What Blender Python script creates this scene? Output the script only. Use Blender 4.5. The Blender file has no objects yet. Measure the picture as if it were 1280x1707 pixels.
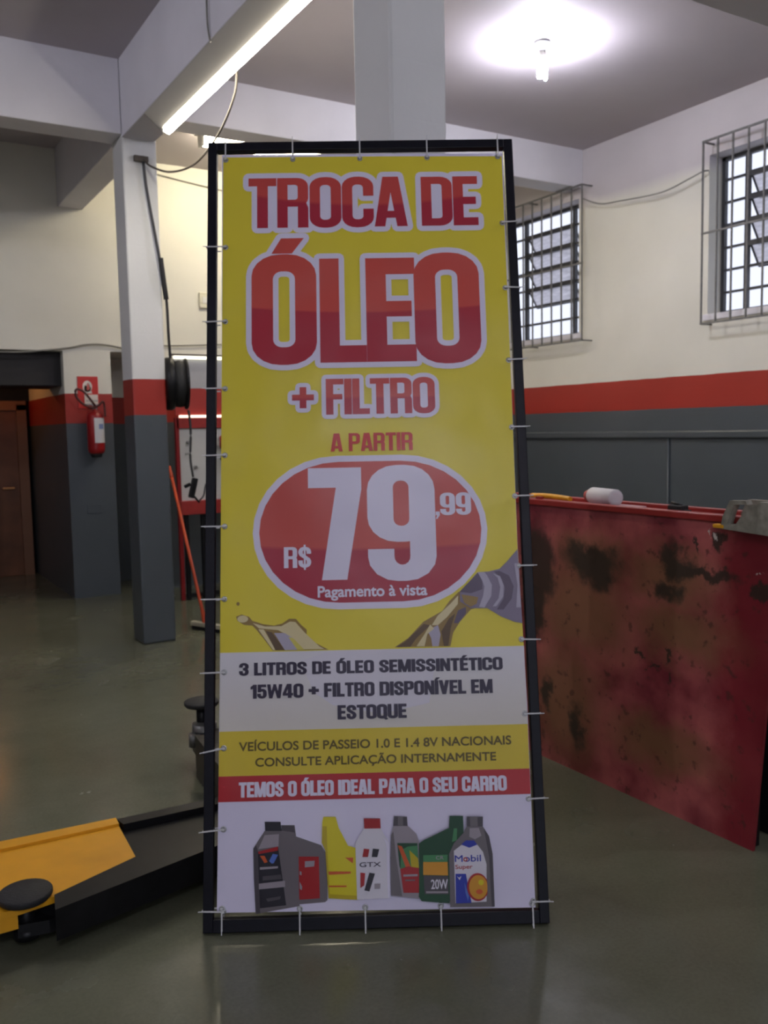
import bpy, bmesh, math, random
from mathutils import Vector, Matrix, Euler
from mathutils.geometry import delaunay_2d_cdt
random.seed(7)
S = bpy.context.scene
COL = S.collection
PI = math.pi

# ------------------------------------------------------------------ camera, sky, exposure
cam_d = bpy.data.cameras.new('camera')
cam = bpy.data.objects.new('camera', cam_d); COL.objects.link(cam)
cam_d.sensor_fit = 'VERTICAL'; cam_d.sensor_height = 36.0; cam_d.sensor_width = 27.0
cam_d.lens = 36.0 * 1480 / 1707
cam_d.clip_start = 0.05; cam_d.clip_end = 200
_p = math.atan(137 / 1480); _r = math.atan(0.0187); _y = math.radians(31)
fw = Vector((math.sin(_y) * math.cos(_p), math.cos(_y) * math.cos(_p), -math.sin(_p)))
r0 = Vector((math.cos(_y), -math.sin(_y), 0)); u0 = r0.cross(fw)
R = r0 * math.cos(_r) - u0 * math.sin(_r); U = r0 * math.sin(_r) + u0 * math.cos(_r)
cam.matrix_world = Matrix(((R.x, U.x, -fw.x, 0), (R.y, U.y, -fw.y, 0), (R.z, U.z, -fw.z, 1.5), (0, 0, 0, 1)))
S.camera = cam
cam_d.dof.use_dof = True; cam_d.dof.focus_distance = 1.5; cam_d.dof.aperture_fstop = 8.5   # the photo is slightly out of focus throughout

world = bpy.data.worlds.new('overcast_sky'); S.world = world; world.use_nodes = True
wn = world.node_tree; wn.nodes.clear()
wo = wn.nodes.new('ShaderNodeOutputWorld'); wb = wn.nodes.new('ShaderNodeBackground')
wb.inputs['Color'].default_value = (0.80, 0.84, 1.0, 1); wb.inputs['Strength'].default_value = 0.66
wn.links.new(wb.outputs[0], wo.inputs[0])

S.view_settings.view_transform = 'Standard'; S.view_settings.look = 'None'
S.view_settings.gamma = 1.0; S.view_settings.use_curve_mapping = False
S.view_settings.exposure = 0.9

TUBE_E = 28.0
CFL_E = 380.0
FILL2_E = 330.0         # unseen lamp added right of the camera for front light
FILL3_E = 760.0         # unseen lamp added to light the banner front, placed by its highlight
CFL4_E = 560.0         # lamp of the left bay
BACK_TUBE_E = 28.0

# ------------------------------------------------------------------ materials
def nt(m):
    m.use_nodes = True
    t = m.node_tree
    return t, t.nodes, t.links, t.nodes['Principled BSDF']
MC = {}
def mat(name, rgb, rough=0.6, metal=0.0, spec=0.5, noise=0.0, scale=8.0, bump=0.0, bscale=60.0, coat=0.0, coord='Object'):
    if name in MC: return MC[name]
    m = bpy.data.materials.new(name); t, N, L, b = nt(m)
    b.inputs['Base Color'].default_value = (*rgb, 1)
    b.inputs['Roughness'].default_value = rough; b.inputs['Metallic'].default_value = metal
    b.inputs['Specular IOR Level'].default_value = spec
    b.inputs['Coat Weight'].default_value = coat
    tc = N.new('ShaderNodeTexCoord')
    if noise > 0:
        n = N.new('ShaderNodeTexNoise'); n.inputs['Scale'].default_value = scale; n.inputs['Detail'].default_value = 5
        L.new(tc.outputs[coord], n.inputs['Vector'])
        r = N.new('ShaderNodeMapRange'); r.inputs[1].default_value = 0.3; r.inputs[2].default_value = 0.7
        r.inputs[3].default_value = 1 - noise; r.inputs[4].default_value = 1 + noise
        L.new(n.outputs[0], r.inputs[0])
        mx = N.new('ShaderNodeVectorMath'); mx.operation = 'SCALE'; mx.inputs[0].default_value = rgb
        L.new(r.outputs[0], mx.inputs['Scale']); L.new(mx.outputs[0], b.inputs['Base Color'])
    if bump > 0:
        n2 = N.new('ShaderNodeTexNoise'); n2.inputs['Scale'].default_value = bscale; n2.inputs['Detail'].default_value = 4
        L.new(tc.outputs[coord], n2.inputs['Vector'])
        bp = N.new('ShaderNodeBump'); bp.inputs['Strength'].default_value = bump; bp.inputs['Distance'].default_value = 0.01
        L.new(n2.outputs[0], bp.inputs['Height']); L.new(bp.outputs[0], b.inputs['Normal'])
    MC[name] = m; return m
def emis(name, rgb, s):
    m = bpy.data.materials.new(name); t, N, L, b = nt(m)
    b.inputs['Base Color'].default_value = (0.8, 0.8, 0.8, 1)
    b.inputs['Emission Color'].default_value = (*rgb, 1); b.inputs['Emission Strength'].default_value = s
    return m

def painted(name, z_grey, z_red, top=(0.74, 0.72, 0.64), z_top=None):
    """three painted bands by height in the room: grey dado, red stripe, off-white above; faint block courses"""
    m = bpy.data.materials.new(name); t, N, L, b = nt(m)
    g = N.new('ShaderNodeNewGeometry'); sx = N.new('ShaderNodeSeparateXYZ'); L.new(g.outputs['Position'], sx.inputs[0])
    wob = N.new('ShaderNodeTexNoise'); wob.inputs['Scale'].default_value = 5; L.new(g.outputs['Position'], wob.inputs['Vector'])
    wa = N.new('ShaderNodeMath'); wa.operation = 'MULTIPLY_ADD'; L.new(wob.outputs[0], wa.inputs[0]); wa.inputs[1].default_value = 0.010; wa.inputs[2].default_value = -0.005
    zz = N.new('ShaderNodeMath'); zz.operation = 'ADD'; L.new(sx.outputs['Z'], zz.inputs[0]); L.new(wa.outputs[0], zz.inputs[1])
    def gt(v):
        n = N.new('ShaderNodeMath'); n.operation = 'GREATER_THAN'; L.new(zz.outputs[0], n.inputs[0]); n.inputs[1].default_value = v; return n
    g1, g2 = gt(z_grey), gt(z_red)
    m1 = N.new('ShaderNodeMix'); m1.data_type = 'RGBA'; m1.inputs[6].default_value = (0.075, 0.088, 0.098, 1); m1.inputs[7].default_value = (0.36, 0.030, 0.020, 1)
    L.new(g1.outputs[0], m1.inputs[0])
    m2 = N.new('ShaderNodeMix'); m2.data_type = 'RGBA'; L.new(m1.outputs[2], m2.inputs[6]); m2.inputs[7].default_value = (*top, 1)
    L.new(g2.outputs[0], m2.inputs[0])
    if z_top:
        zt = N.new('ShaderNodeMapRange'); L.new(zz.outputs[0], zt.inputs[0]); zt.inputs[1].default_value = z_top - .05; zt.inputs[2].default_value = z_top + .05
        m3 = N.new('ShaderNodeMix'); m3.data_type = 'RGBA'; L.new(zt.outputs[0], m3.inputs[0]); L.new(m2.outputs[2], m3.inputs[6]); m3.inputs[7].default_value = (.58, .54, .56, 1); m2 = m3
    n = N.new('ShaderNodeTexNoise'); n.inputs['Scale'].default_value = 1.7; n.inputs['Detail'].default_value = 7; L.new(g.outputs['Position'], n.inputs['Vector'])
    r = N.new('ShaderNodeMapRange'); r.inputs[1].default_value = 0.3; r.inputs[2].default_value = 0.75; r.inputs[3].default_value = 0.93; r.inputs[4].default_value = 1.03
    L.new(n.outputs[0], r.inputs[0])
    sc = N.new('ShaderNodeVectorMath'); sc.operation = 'SCALE'; L.new(m2.outputs[2], sc.inputs[0]); L.new(r.outputs[0], sc.inputs['Scale'])
    L.new(sc.outputs[0], b.inputs['Base Color'])
    rg = N.new('ShaderNodeMix'); rg.data_type = 'FLOAT'; rg.inputs[2].default_value = 0.38; rg.inputs[3].default_value = 0.6
    L.new(g2.outputs[0], rg.inputs[0]); L.new(rg.outputs[0], b.inputs['Roughness'])
    # courses + roller texture
    def cour(v, per, w):
        a = N.new('ShaderNodeMath'); a.operation = 'PINGPONG'; L.new(v, a.inputs[0]); a.inputs[1].default_value = per / 2
        c = N.new('ShaderNodeMapRange'); L.new(a.outputs[0], c.inputs[0]); c.inputs[1].default_value = 0; c.inputs[2].default_value = w; c.inputs[3].default_value = 0; c.inputs[4].default_value = 1
        return c
    c1 = cour(sx.outputs['Z'], 0.2, 0.008)
    n2 = N.new('ShaderNodeTexNoise'); n2.inputs['Scale'].default_value = 45; n2.inputs['Detail'].default_value = 3; L.new(g.outputs['Position'], n2.inputs['Vector'])
    ad = N.new('ShaderNodeMath'); ad.operation = 'MULTIPLY_ADD'; L.new(n2.outputs[0], ad.inputs[0]); ad.inputs[1].default_value = 0.5; cs = N.new('ShaderNodeMath'); cs.operation = 'MULTIPLY'; L.new(c1.outputs[0], cs.inputs[0]); cs.inputs[1].default_value = 0.22; L.new(cs.outputs[0], ad.inputs[2])
    bp = N.new('ShaderNodeBump'); bp.inputs['Strength'].default_value = 0.22; bp.inputs['Distance'].default_value = 0.006
    L.new(ad.outputs[0], bp.inputs['Height']); L.new(bp.outputs[0], b.inputs['Normal'])
    return m

M_wall = painted('painted_wall', 1.632, 1.896, z_top=3.52)
M_wallfar = painted('painted_far_wall', 1.610, 1.880)
M_colm = painted('painted_column', 1.634, 1.886, (0.72, 0.72, 0.70))
M_ceil = mat('ceiling_paint', (0.46, 0.415, 0.435), 0.7, noise=0.05, scale=1.2, bump=0.1, bscale=25)
M_beam = mat('beam_paint', (0.70, 0.68, 0.72), 0.65, noise=0.05, scale=2, bump=0.12, bscale=35)
M_black = mat('black_paint', (0.007, 0.007, 0.008), 0.4, spec=.25, noise=0.3, scale=20)
M_frame = mat('frame_black_paint', (0.005, 0.005, 0.010), 0.42, spec=.22, noise=0.2, scale=30)
M_iron = mat('grille_paint', (0.15, 0.145, 0.14), 0.5, noise=0.2, scale=25)
M_dkiron = mat('window_iron', (0.035, 0.036, 0.042), 0.5)
M_white = mat('white_enamel', (0.75, 0.74, 0.70), 0.4)
M_rubber = mat('rubber', (0.014, 0.014, 0.015), 0.7, bump=0.3, bscale=120)
M_chrome = mat('steel', (0.5, 0.5, 0.5), 0.3, metal=1.0)
M_tie = mat('tie_nylon', (0.62, 0.62, 0.62), 0.35)
M_red = mat('red_enamel', (0.30, 0.024, 0.020), 0.42, noise=0.12, scale=12)
M_dkred = mat('dark_red_enamel', (0.20, 0.008, 0.010), 0.35)
M_yel = mat('yellow_lift_paint', (0.72, 0.34, 0.012), 0.4, noise=0.07, scale=9)
M_orange = mat('orange_handle', (0.55, 0.07, 0.02), 0.45)
M_wire = mat('dark_cable', (0.03, 0.03, 0.032), 0.5)
M_brown = mat('brown_cord', (0.085, 0.07, 0.055), 0.6)
M_gwire = mat('grey_cable', (0.22, 0.21, 0.19), 0.6)
M_conc = mat('raw_steel_grey', (0.25, 0.235, 0.19), 0.6, noise=0.3, scale=30)
M_grpaint = mat('grey_wall_paint_gloss', (0.072, 0.084, 0.094), 0.35)
M_wood = mat('door_wood', (0.16, 0.060, 0.025), 0.45, noise=0.25, scale=5)
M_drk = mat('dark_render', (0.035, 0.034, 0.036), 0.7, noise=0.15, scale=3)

def floor_mat():
    m = bpy.data.materials.new('epoxy_floor'); t, N, L, b = nt(m)
    g = N.new('ShaderNodeNewGeometry')
    n = N.new('ShaderNodeTexNoise'); n.inputs['Scale'].default_value = 0.9; n.inputs['Detail'].default_value = 8; n.inputs['Roughness'].default_value = 0.75
    L.new(g.outputs['Position'], n.inputs['Vector'])
    cr = N.new('ShaderNodeValToRGB'); L.new(n.outputs[0], cr.inputs[0])
    cr.color_ramp.elements[0].position = 0.15; cr.color_ramp.elements[0].color = (0.095, 0.098, 0.062, 1)
    cr.color_ramp.elements[1].position = 0.85; cr.color_ramp.elements[1].color = (0.155, 0.160, 0.112, 1)
    n3 = N.new('ShaderNodeTexNoise'); n3.inputs['Scale'].default_value = 90; n3.inputs['Detail'].default_value = 2; L.new(g.outputs['Position'], n3.inputs['Vector'])
    r3 = N.new('ShaderNodeMapRange'); r3.inputs[3].default_value = 0.85; r3.inputs[4].default_value = 1.15; L.new(n3.outputs[0], r3.inputs[0])
    sc = N.new('ShaderNodeVectorMath'); sc.operation = 'SCALE'; L.new(cr.outputs[0], sc.inputs[0]); L.new(r3.outputs[0], sc.inputs['Scale'])
    L.new(sc.outputs[0], b.inputs['Base Color'])
    n2 = N.new('ShaderNodeTexNoise'); n2.inputs['Scale'].default_value = 2.3; n2.inputs['Detail'].default_value = 6; L.new(g.outputs['Position'], n2.inputs['Vector'])
    r = N.new('ShaderNodeMapRange'); r.inputs[1].default_value = 0.35; r.inputs[2].default_value = 0.7; r.inputs[3].default_value = 0.12; r.inputs[4].default_value = 0.30
    L.new(n2.outputs[0], r.inputs[0]); L.new(r.outputs[0], b.inputs['Roughness'])
    n4 = N.new('ShaderNodeTexNoise'); n4.inputs['Scale'].default_value = 14; n4.inputs['Detail'].default_value = 5; L.new(g.outputs['Position'], n4.inputs['Vector'])
    bp = N.new('ShaderNodeBump'); bp.inputs['Strength'].default_value = 0.07; bp.inputs['Distance'].default_value = 0.02
    L.new(n4.outputs[0], bp.inputs['Height']); L.new(bp.outputs[0], b.inputs['Normal'])
    b.inputs['Specular IOR Level'].default_value = 0.5
    return m
M_floor = floor_mat()

def stained_red():
    """worn red paint with rust-brown rubbing and dark grease patches; patches are at their own spots (y, z, half sizes)"""
    m = bpy.data.materials.new('stained_red_plate'); t, N, L, b = nt(m)
    g = N.new('ShaderNodeNewGeometry')
    dn = N.new('ShaderNodeTexNoise'); dn.inputs['Scale'].default_value = 9; dn.inputs['Detail'].default_value = 6; dn.inputs['Roughness'].default_value = 0.65
    L.new(g.outputs['Position'], dn.inputs['Vector'])
    dm = N.new('ShaderNodeVectorMath'); dm.operation = 'MULTIPLY_ADD'; L.new(dn.outputs['Color'], dm.inputs[0]); dm.inputs[1].default_value = (0.22, 0.22, 0.22); dm.inputs[2].default_value = (-0.11, -0.11, -0.11)
    pa = N.new('ShaderNodeVectorMath'); pa.operation = 'ADD'; L.new(g.outputs['Position'], pa.inputs[0]); L.new(dm.outputs[0], pa.inputs[1])
    sp = N.new('ShaderNodeSeparateXYZ'); L.new(pa.outputs[0], sp.inputs[0])
    def patch(y, z, ry, rz, soft=0.45):
        a = N.new('ShaderNodeMath'); a.operation = 'MULTIPLY_ADD'; L.new(sp.outputs['Y'], a.inputs[0]); a.inputs[1].default_value = 1 / ry; a.inputs[2].default_value = -y / ry
        c = N.new('ShaderNodeMath'); c.operation = 'MULTIPLY_ADD'; L.new(sp.outputs['Z'], c.inputs[0]); c.inputs[1].default_value = 1 / rz; c.inputs[2].default_value = -z / rz
        cv = N.new('ShaderNodeCombineXYZ'); L.new(a.outputs[0], cv.inputs[0]); L.new(c.outputs[0], cv.inputs[1])
        le = N.new('ShaderNodeVectorMath'); le.operation = 'LENGTH'; L.new(cv.outputs[0], le.inputs[0])
        mr = N.new('ShaderNodeMapRange'); mr.interpolation_type = 'SMOOTHSTEP'; L.new(le.outputs['Value'], mr.inputs[0])
        mr.inputs[1].default_value = 1 - soft; mr.inputs[2].default_value = 1 + soft; mr.inputs[3].default_value = 1; mr.inputs[4].default_value = 0
        return mr.outputs[0]
    def union(lst):
        o = lst[0]
        for q in lst[1:]:
            mx = N.new('ShaderNodeMath'); mx.operation = 'MAXIMUM'; L.new(o, mx.inputs[0]); L.new(q, mx.inputs[1]); o = mx.outputs[0]
        return o
    greasy = union([patch(3.06, 0.88, .11, .19, .35), patch(3.06, 0.70, .08, .13, .35), patch(2.71, 0.935, .17, .06, .5), patch(2.66, 0.89, .10, .06, .5),
                    patch(2.285, 1.0, .045, .07), patch(2.25, 0.955, .08, .045, .4), patch(2.12, 0.945, .14, .024, .4), patch(2.31, 0.86, .06, .04, .5),
                    patch(2.99, 0.30, .035, .07), patch(2.80, 0.21, .03, .09, .6), patch(2.08, 1.075, .03, .035, .3), patch(2.17, 1.06, .006, .05, .3),
                    patch(1.89, 0.925, .035, .02, .3), patch(2.44, .60, .03, .008, .3), patch(2.36, .575, .03, .008, .3), patch(2.285, .625, .015, .012, .3), patch(2.285, .555, .01, .02, .3)])
    brown = union([patch(2.78, 0.72, .30, .20, .7), patch(2.25, 0.72, .22, .10, .8), patch(2.88, 0.30, .22, .26, .7), patch(2.30, 0.92, .2, .12, .7), patch(2.72, 0.93, .22, .12, .7), patch(2.35, .25, .25, .1, .8)])
    n1 = N.new('ShaderNodeTexNoise'); n1.inputs['Scale'].default_value = 4.5; n1.inputs['Detail'].default_value = 7; L.new(g.outputs['Position'], n1.inputs['Vector'])
    cr = N.new('ShaderNodeValToRGB'); L.new(n1.outputs[0], cr.inputs[0])
    cr.color_ramp.elements[0].position = 0.36; cr.color_ramp.elements[0].color = (0.17, 0.014, 0.026, 1)
    cr.color_ramp.elements[1].position = 0.68; cr.color_ramp.elements[1].color = (0.50, 0.125, 0.115, 1)
    # fresher deep red towards the near end
    fr = N.new('ShaderNodeMapRange'); L.new(sp.outputs['Y'], fr.inputs[0]); fr.inputs[1].default_value = 2.12; fr.inputs[2].default_value = 2.0; fr.inputs[3].default_value = 0; fr.inputs[4].default_value = 0.85
    mf = N.new('ShaderNodeMix'); mf.data_type = 'RGBA'; L.new(fr.outputs[0], mf.inputs[0]); L.new(cr.outputs[0], mf.inputs[6]); mf.inputs[7].default_value = (0.20, 0.006, 0.016, 1)
    mb = N.new('ShaderNodeMix'); mb.data_type = 'RGBA'; L.new(mf.outputs[2], mb.inputs[6]); mb.inputs[7].default_value = (0.20, 0.095, 0.040, 1)
    bm_ = N.new('ShaderNodeMath'); bm_.operation = 'MULTIPLY'; L.new(brown, bm_.inputs[0]); bm_.inputs[1].default_value = 0.85; L.new(bm_.outputs[0], mb.inputs[0])
    # small specks
    vo = N.new('ShaderNodeTexNoise'); vo.inputs['Scale'].default_value = 26; vo.inputs['Detail'].default_value = 3; L.new(g.outputs['Position'], vo.inputs['Vector'])
    vs = N.new('ShaderNodeMapRange'); L.new(vo.outputs[0], vs.inputs[0]); vs.inputs[1].default_value = 0.62; vs.inputs[2].default_value = 0.70; vs.inputs[3].default_value = 0; vs.inputs[4].default_value = 0.7
    md = N.new('ShaderNodeMix'); md.data_type = 'RGBA'; L.new(mb.outputs[2], md.inputs[6]); md.inputs[7].default_value = (0.075, 0.022, 0.015, 1); L.new(vs.outputs[0], md.inputs[0])
    mg = N.new('ShaderNodeMix'); mg.data_type = 'RGBA'; L.new(md.outputs[2], mg.inputs[6]); mg.inputs[7].default_value = (0.028, 0.020, 0.013, 1)
    gm = N.new('ShaderNodeMath'); gm.operation = 'MULTIPLY'; L.new(greasy, gm.inputs[0]); gm.inputs[1].default_value = 0.92; L.new(gm.outputs[0], mg.inputs[0])
    mw = N.new('ShaderNodeMix'); mw.data_type = 'RGBA'; L.new(mg.outputs[2], mw.inputs[6]); mw.inputs[7].default_value = (0.55, 0.5, 0.45, 1)
    L.new(union([patch(2.085, 1.09, .012, .012, .3), patch(2.125, 1.10, .004, .02, .4), patch(1.91, .985, .006, .005, .3)]), mw.inputs[0])
    L.new(mw.outputs[2], b.inputs['Base Color']); b.inputs['Roughness'].default_value = 0.5
    bp = N.new('ShaderNodeBump'); bp.inputs['Strength'].default_value = 0.3; bp.inputs['Distance'].default_value = 0.006
    L.new(n1.outputs[0], bp.inputs['Height']); L.new(bp.outputs[0], b.inputs['Normal'])
    return m
M_stain = stained_red()

# ------------------------------------------------------------------ mesh helpers
class MB:
    def __init__(s): s.bm = bmesh.new()
    def box(s, x0, y0, z0, x1, y1, z1, bev=0.0, mi=0):
        return s.obox(((x0 + x1) / 2, (y0 + y1) / 2, (z0 + z1) / 2), (abs(x1 - x0), abs(y1 - y0), abs(z1 - z0)), None, bev, mi)
    def obox(s, c, size, rot=None, bev=0.0, mi=0):
        mtx = Matrix.Translation(c) @ ((rot if rot is not None else Matrix.Identity(3)).to_4x4()) @ Matrix.Diagonal((*size, 1))
        r = bmesh.ops.create_cube(s.bm, size=1.0, matrix=mtx)
        fs = {f for v in r['verts'] for f in v.link_faces}
        for f in fs: f.material_index = mi
        if bev > 0:
            es = {e for v in r['verts'] for e in v.link_edges}
            bmesh.ops.bevel(s.bm, geom=list(es), offset=bev, segments=2, profile=0.5, affect='EDGES')
        return s
    def cyl(s, a, b, r, r2=None, n=16, caps=True, mi=0):
        a, b = Vector(a), Vector(b); d = b - a
        q = d.to_track_quat('Z', 'Y').to_matrix().to_4x4()
        rr = bmesh.ops.create_cone(s.bm, cap_ends=caps, segments=n, radius1=r, radius2=r if r2 is None else r2, depth=d.length, matrix=Matrix.Translation((a + b) / 2) @ q)
        for f in {f for v in rr['verts'] for f in v.link_faces}: f.material_index = mi; f.smooth = len(f.verts) == 4
        return s
    def tube(s, pts, r, n=8, mi=0):
        pts = [Vector(p) for p in pts]; rings = []
        up = Vector((0, 0, 1))
        for i, p in enumerate(pts):
            d = (pts[min(i + 1, len(pts) - 1)] - pts[max(i - 1, 0)]).normalized()
            a = d.cross(up)
            if a.length < 0.05: a = d.cross(Vector((1, 0, 0)))
            a.normalize(); c = a.cross(d)
            rings.append([s.bm.verts.new(p + a * r * math.cos(2 * PI * k / n) + c * r * math.sin(2 * PI * k / n)) for k in range(n)])
        for A, B in zip(rings, rings[1:]):
            for k in range(n):
                try:
                    f = s.bm.faces.new((A[k], A[(k + 1) % n], B[(k + 1) % n], B[k])); f.smooth = True; f.material_index = mi
                except ValueError: pass
        for rg in (rings[0], rings[-1]):
            f = s.bm.faces.new(rg); f.material_index = mi
        return s
    def lathe(s, prof, c=(0, 0, 0), rot=None, n=24, mi=0):
        """prof: (radius, height) list"""
        rings = []; rot = rot or Matrix.Identity(3); c = Vector(c)
        for (r, h) in prof:
            rings.append([s.bm.verts.new(c + rot @ Vector((r * math.cos(2 * PI * k / n), r * math.sin(2 * PI * k / n), h))) for k in range(n)])
        for A, B in zip(rings, rings[1:]):
            for k in range(n):
                f = s.bm.faces.new((A[k], A[(k + 1) % n], B[(k + 1) % n], B[k])); f.smooth = True; f.material_index = mi
        for rg in (rings[0], rings[-1]):
            f = s.bm.faces.new(rg); f.material_index = mi
        return s
    def prism(s, pts, z0, z1, mi=0, axis='z'):
        def P(a, b, c):
            return {'z': (a, b, c), 'x': (c, a, b), 'y': (a, c, b)}[axis]
        A = [s.bm.verts.new(P(p[0], p[1], z0)) for p in pts]; B = [s.bm.verts.new(P(p[0], p[1], z1)) for p in pts]
        fs = [s.bm.faces.new(A), s.bm.faces.new(B)]
        for i in range(len(pts)):
            j = (i + 1) % len(pts); fs.append(s.bm.faces.new((A[i], A[j], B[j], B[i])))
        for f in fs: f.material_index = mi
        return s
    def build(s, name, mats, parent=None, smooth=False):
        bmesh.ops.recalc_face_normals(s.bm, faces=s.bm.faces)
        me = bpy.data.meshes.new(name); s.bm.to_mesh(me); s.bm.free()
        for m in (mats if isinstance(mats, (list, tuple)) else [mats]): me.materials.append(m)
        o = bpy.data.objects.new(name, me); COL.objects.link(o); o.parent = parent
        return o

def tag(o, label=None, cat=None, group=None, kind=None):
    if label: o['label'] = label
    if cat: o['category'] = cat
    if group: o['group'] = group
    if kind: o['kind'] = kind
    return o
def thing(name, label, cat, loc=(0, 0, 0), rot=(0, 0, 0), group=None, kind=None):
    o = bpy.data.objects.new(name, None); COL.objects.link(o); o.empty_display_size = 0.1
    o.location = loc; o.rotation_euler = rot
    return tag(o, label, cat, group, kind)
def struct(o): o['kind'] = 'structure'; return o
def spline(pts, n=8):
    out = []; P = [Vector(p) for p in pts]
    for i in range(len(P) - 1):
        p0, p1, p2, p3 = P[max(i - 1, 0)], P[i], P[i + 1], P[min(i + 2, len(P) - 1)]
        for k in range(n):
            t = k / n
            out.append(0.5 * ((2 * p1) + (p2 - p0) * t + (2 * p0 - 5 * p1 + 4 * p2 - p3) * t * t + (-p0 + 3 * p1 - 3 * p2 + p3) * t ** 3))
    out.append(P[-1]); return out

# ------------------------------------------------------------------ the building
XW = 5.95; ZC = 4.02; YF = 8.4; XL = -4.2; YB = -3.2
struct(MB().box(XL - .2, YB - .2, -0.12, XW + .25, 12.2, 0).build('floor', M_floor))
struct(MB().box(XL - .2, YB - .2, ZC, XW + .25, YF + .25, ZC + .15).build('ceiling', M_ceil))
# right wall with two window openings
W1 = (6.29, 7.46); W2 = (3.66, 4.83); WZ0, WZ1 = 2.37, 3.60; WT = 0.22
b = MB()
b.box(XW, YB, 0, XW + WT, YF + .25, WZ0); b.box(XW, YB, WZ1, XW + WT, YF + .25, ZC)
b.box(XW, YB, WZ0, XW + WT, W2[0], WZ1); b.box(XW, W2[1], WZ0, XW + WT, W1[0], WZ1); b.box(XW, W1[1], WZ0, XW + WT, YF + .25, WZ1)
struct(b.build('wall_right', M_wall))
# far wall: doorway at left (x < 1.71), shallow recess beyond the column
b = MB()
b.box(XL, YF, 2.26, 1.71, YF + .25, ZC)
b.box(XL, YF, 0, 0.55, YF + .25, 2.26)
b.box(1.71, YF, 0, 2.13, YF + .25, ZC)
b.box(2.13, YF, 2.265, 2.50, YF + .25, ZC); b.box(2.03, YF + .80, 0, 2.60, YF + .9, 2.40); b.box(2.03, YF + .25, 0, 2.13, YF + .8, 2.40); b.box(2.50, YF + .25, 0, 2.60, YF + .8, 2.40); b.box(2.13, YF + .25, 2.265, 2.50, YF + .8, 2.40)
b.box(2.50, YF, 0, XW, YF + .25, ZC)
struct(b.build('wall_far', M_wallfar))
struct(MB().box(XL - .2, YB, 0, XL, YF + .25, ZC).build('wall_left', M_wall))
# wall behind the photographer with the open shop doorway
b = MB(); b.box(XL, YB - .2, 3.0, XW, YB, ZC); b.box(XL, YB - .2, 0, -3.2, YB, 3.0); b.box(1.2, YB - .2, 0, XW, YB, 3.0)
struct(b.build('wall_front', M_wall))
# passage behind the doorway
b = MB(); b.box(1.71, YF + .25, 0, 1.86, 11.6, 2.6)
struct(b.build('wall_passage_right', M_wallfar))
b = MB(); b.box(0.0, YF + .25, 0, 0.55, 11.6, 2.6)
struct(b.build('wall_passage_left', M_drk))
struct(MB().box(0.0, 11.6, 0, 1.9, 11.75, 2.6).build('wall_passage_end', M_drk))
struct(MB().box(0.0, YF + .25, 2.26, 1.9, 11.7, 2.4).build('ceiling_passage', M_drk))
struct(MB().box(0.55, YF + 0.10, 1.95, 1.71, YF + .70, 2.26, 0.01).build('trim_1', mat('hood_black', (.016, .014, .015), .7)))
# columns
def column(x0, y0, x1, y1, label):
    o = MB().box(x0, y0, 0, x1, y1, ZC, 0.012).build('column', M_colm); o['label'] = label; return struct(o)
column(1.705, 2.74, 1.945, 3.00, 'square painted column behind the top of the banner')
column(1.728, 6.24, 1.965, 6.50, 'square column with red and grey bands and the hose reel')
# beams
def beam(x0, y0, z0, x1, y1, label):
    o = MB().box(x0, y0, z0, x1, y1, ZC + .02, 0.006).build('ceiling_beam', M_beam); o['label'] = label; return struct(o)
beam(1.728, 3.00, 3.51, 1.955, 6.24, 'beam over the long fluorescent lamp')
beam(1.728, 6.50, 3.52, 1.945, YF, 'beam stub running from the banded column to the far wall')
beam(XL, 6.24, 3.53, 1.728, 6.48, 'cross beam left of the banded column')
beam(1.965, 6.24, 3.685, XW, 6.48, 'shallow cross beam behind the banner')
beam(1.945, 2.74, 3.48, XW, 2.985, 'dark cross beam at the top right corner')
beam(XL, 2.74, 3.50, 1.705, 3.00, 'cross beam above the photographer on the left')
beam(1.728, YB, 3.50, 1.945, 2.74, 'beam running back over the photographer')

# windows: fixed panes at the sides, four tilting panes between
M_glass = bpy.data.materials.new('window_glass'); t, N, L, bb = nt(M_glass)
bb.inputs['Base Color'].default_value = (0.9, 0.95, 1, 1); bb.inputs['Roughness'].default_value = 0.03
bb.inputs['Transmission Weight'].default_value = 1.0; bb.inputs['IOR'].default_value = 1.05; bb.inputs['Alpha'].default_value = 0.12
M_frost = bpy.data.materials.new('dusty_ribbed_glass'); t, N, L, bb = nt(M_frost)
bb.inputs['Base Color'].default_value = (0.42, 0.42, 0.45, 1); bb.inputs['Roughness'].default_value = 0.5
bb.inputs['Transmission Weight'].default_value = 0.8; bb.inputs['IOR'].default_value = 1.1
nn = N.new('ShaderNodeTexNoise'); nn.inputs['Scale'].default_value = 7; nn.inputs['Detail'].default_value = 4
rr_ = N.new('ShaderNodeValToRGB'); L.new(nn.outputs[0], rr_.inputs[0])
rr_.color_ramp.elements[0].position = 0.3; rr_.color_ramp.elements[0].color = (0.45, 0.44, 0.46, 1)
rr_.color_ramp.elements[1].position = 0.7; rr_.color_ramp.elements[1].color = (0.8, 0.78, 0.82, 1); L.new(rr_.outputs[0], bb.inputs['Base Color'])
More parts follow.
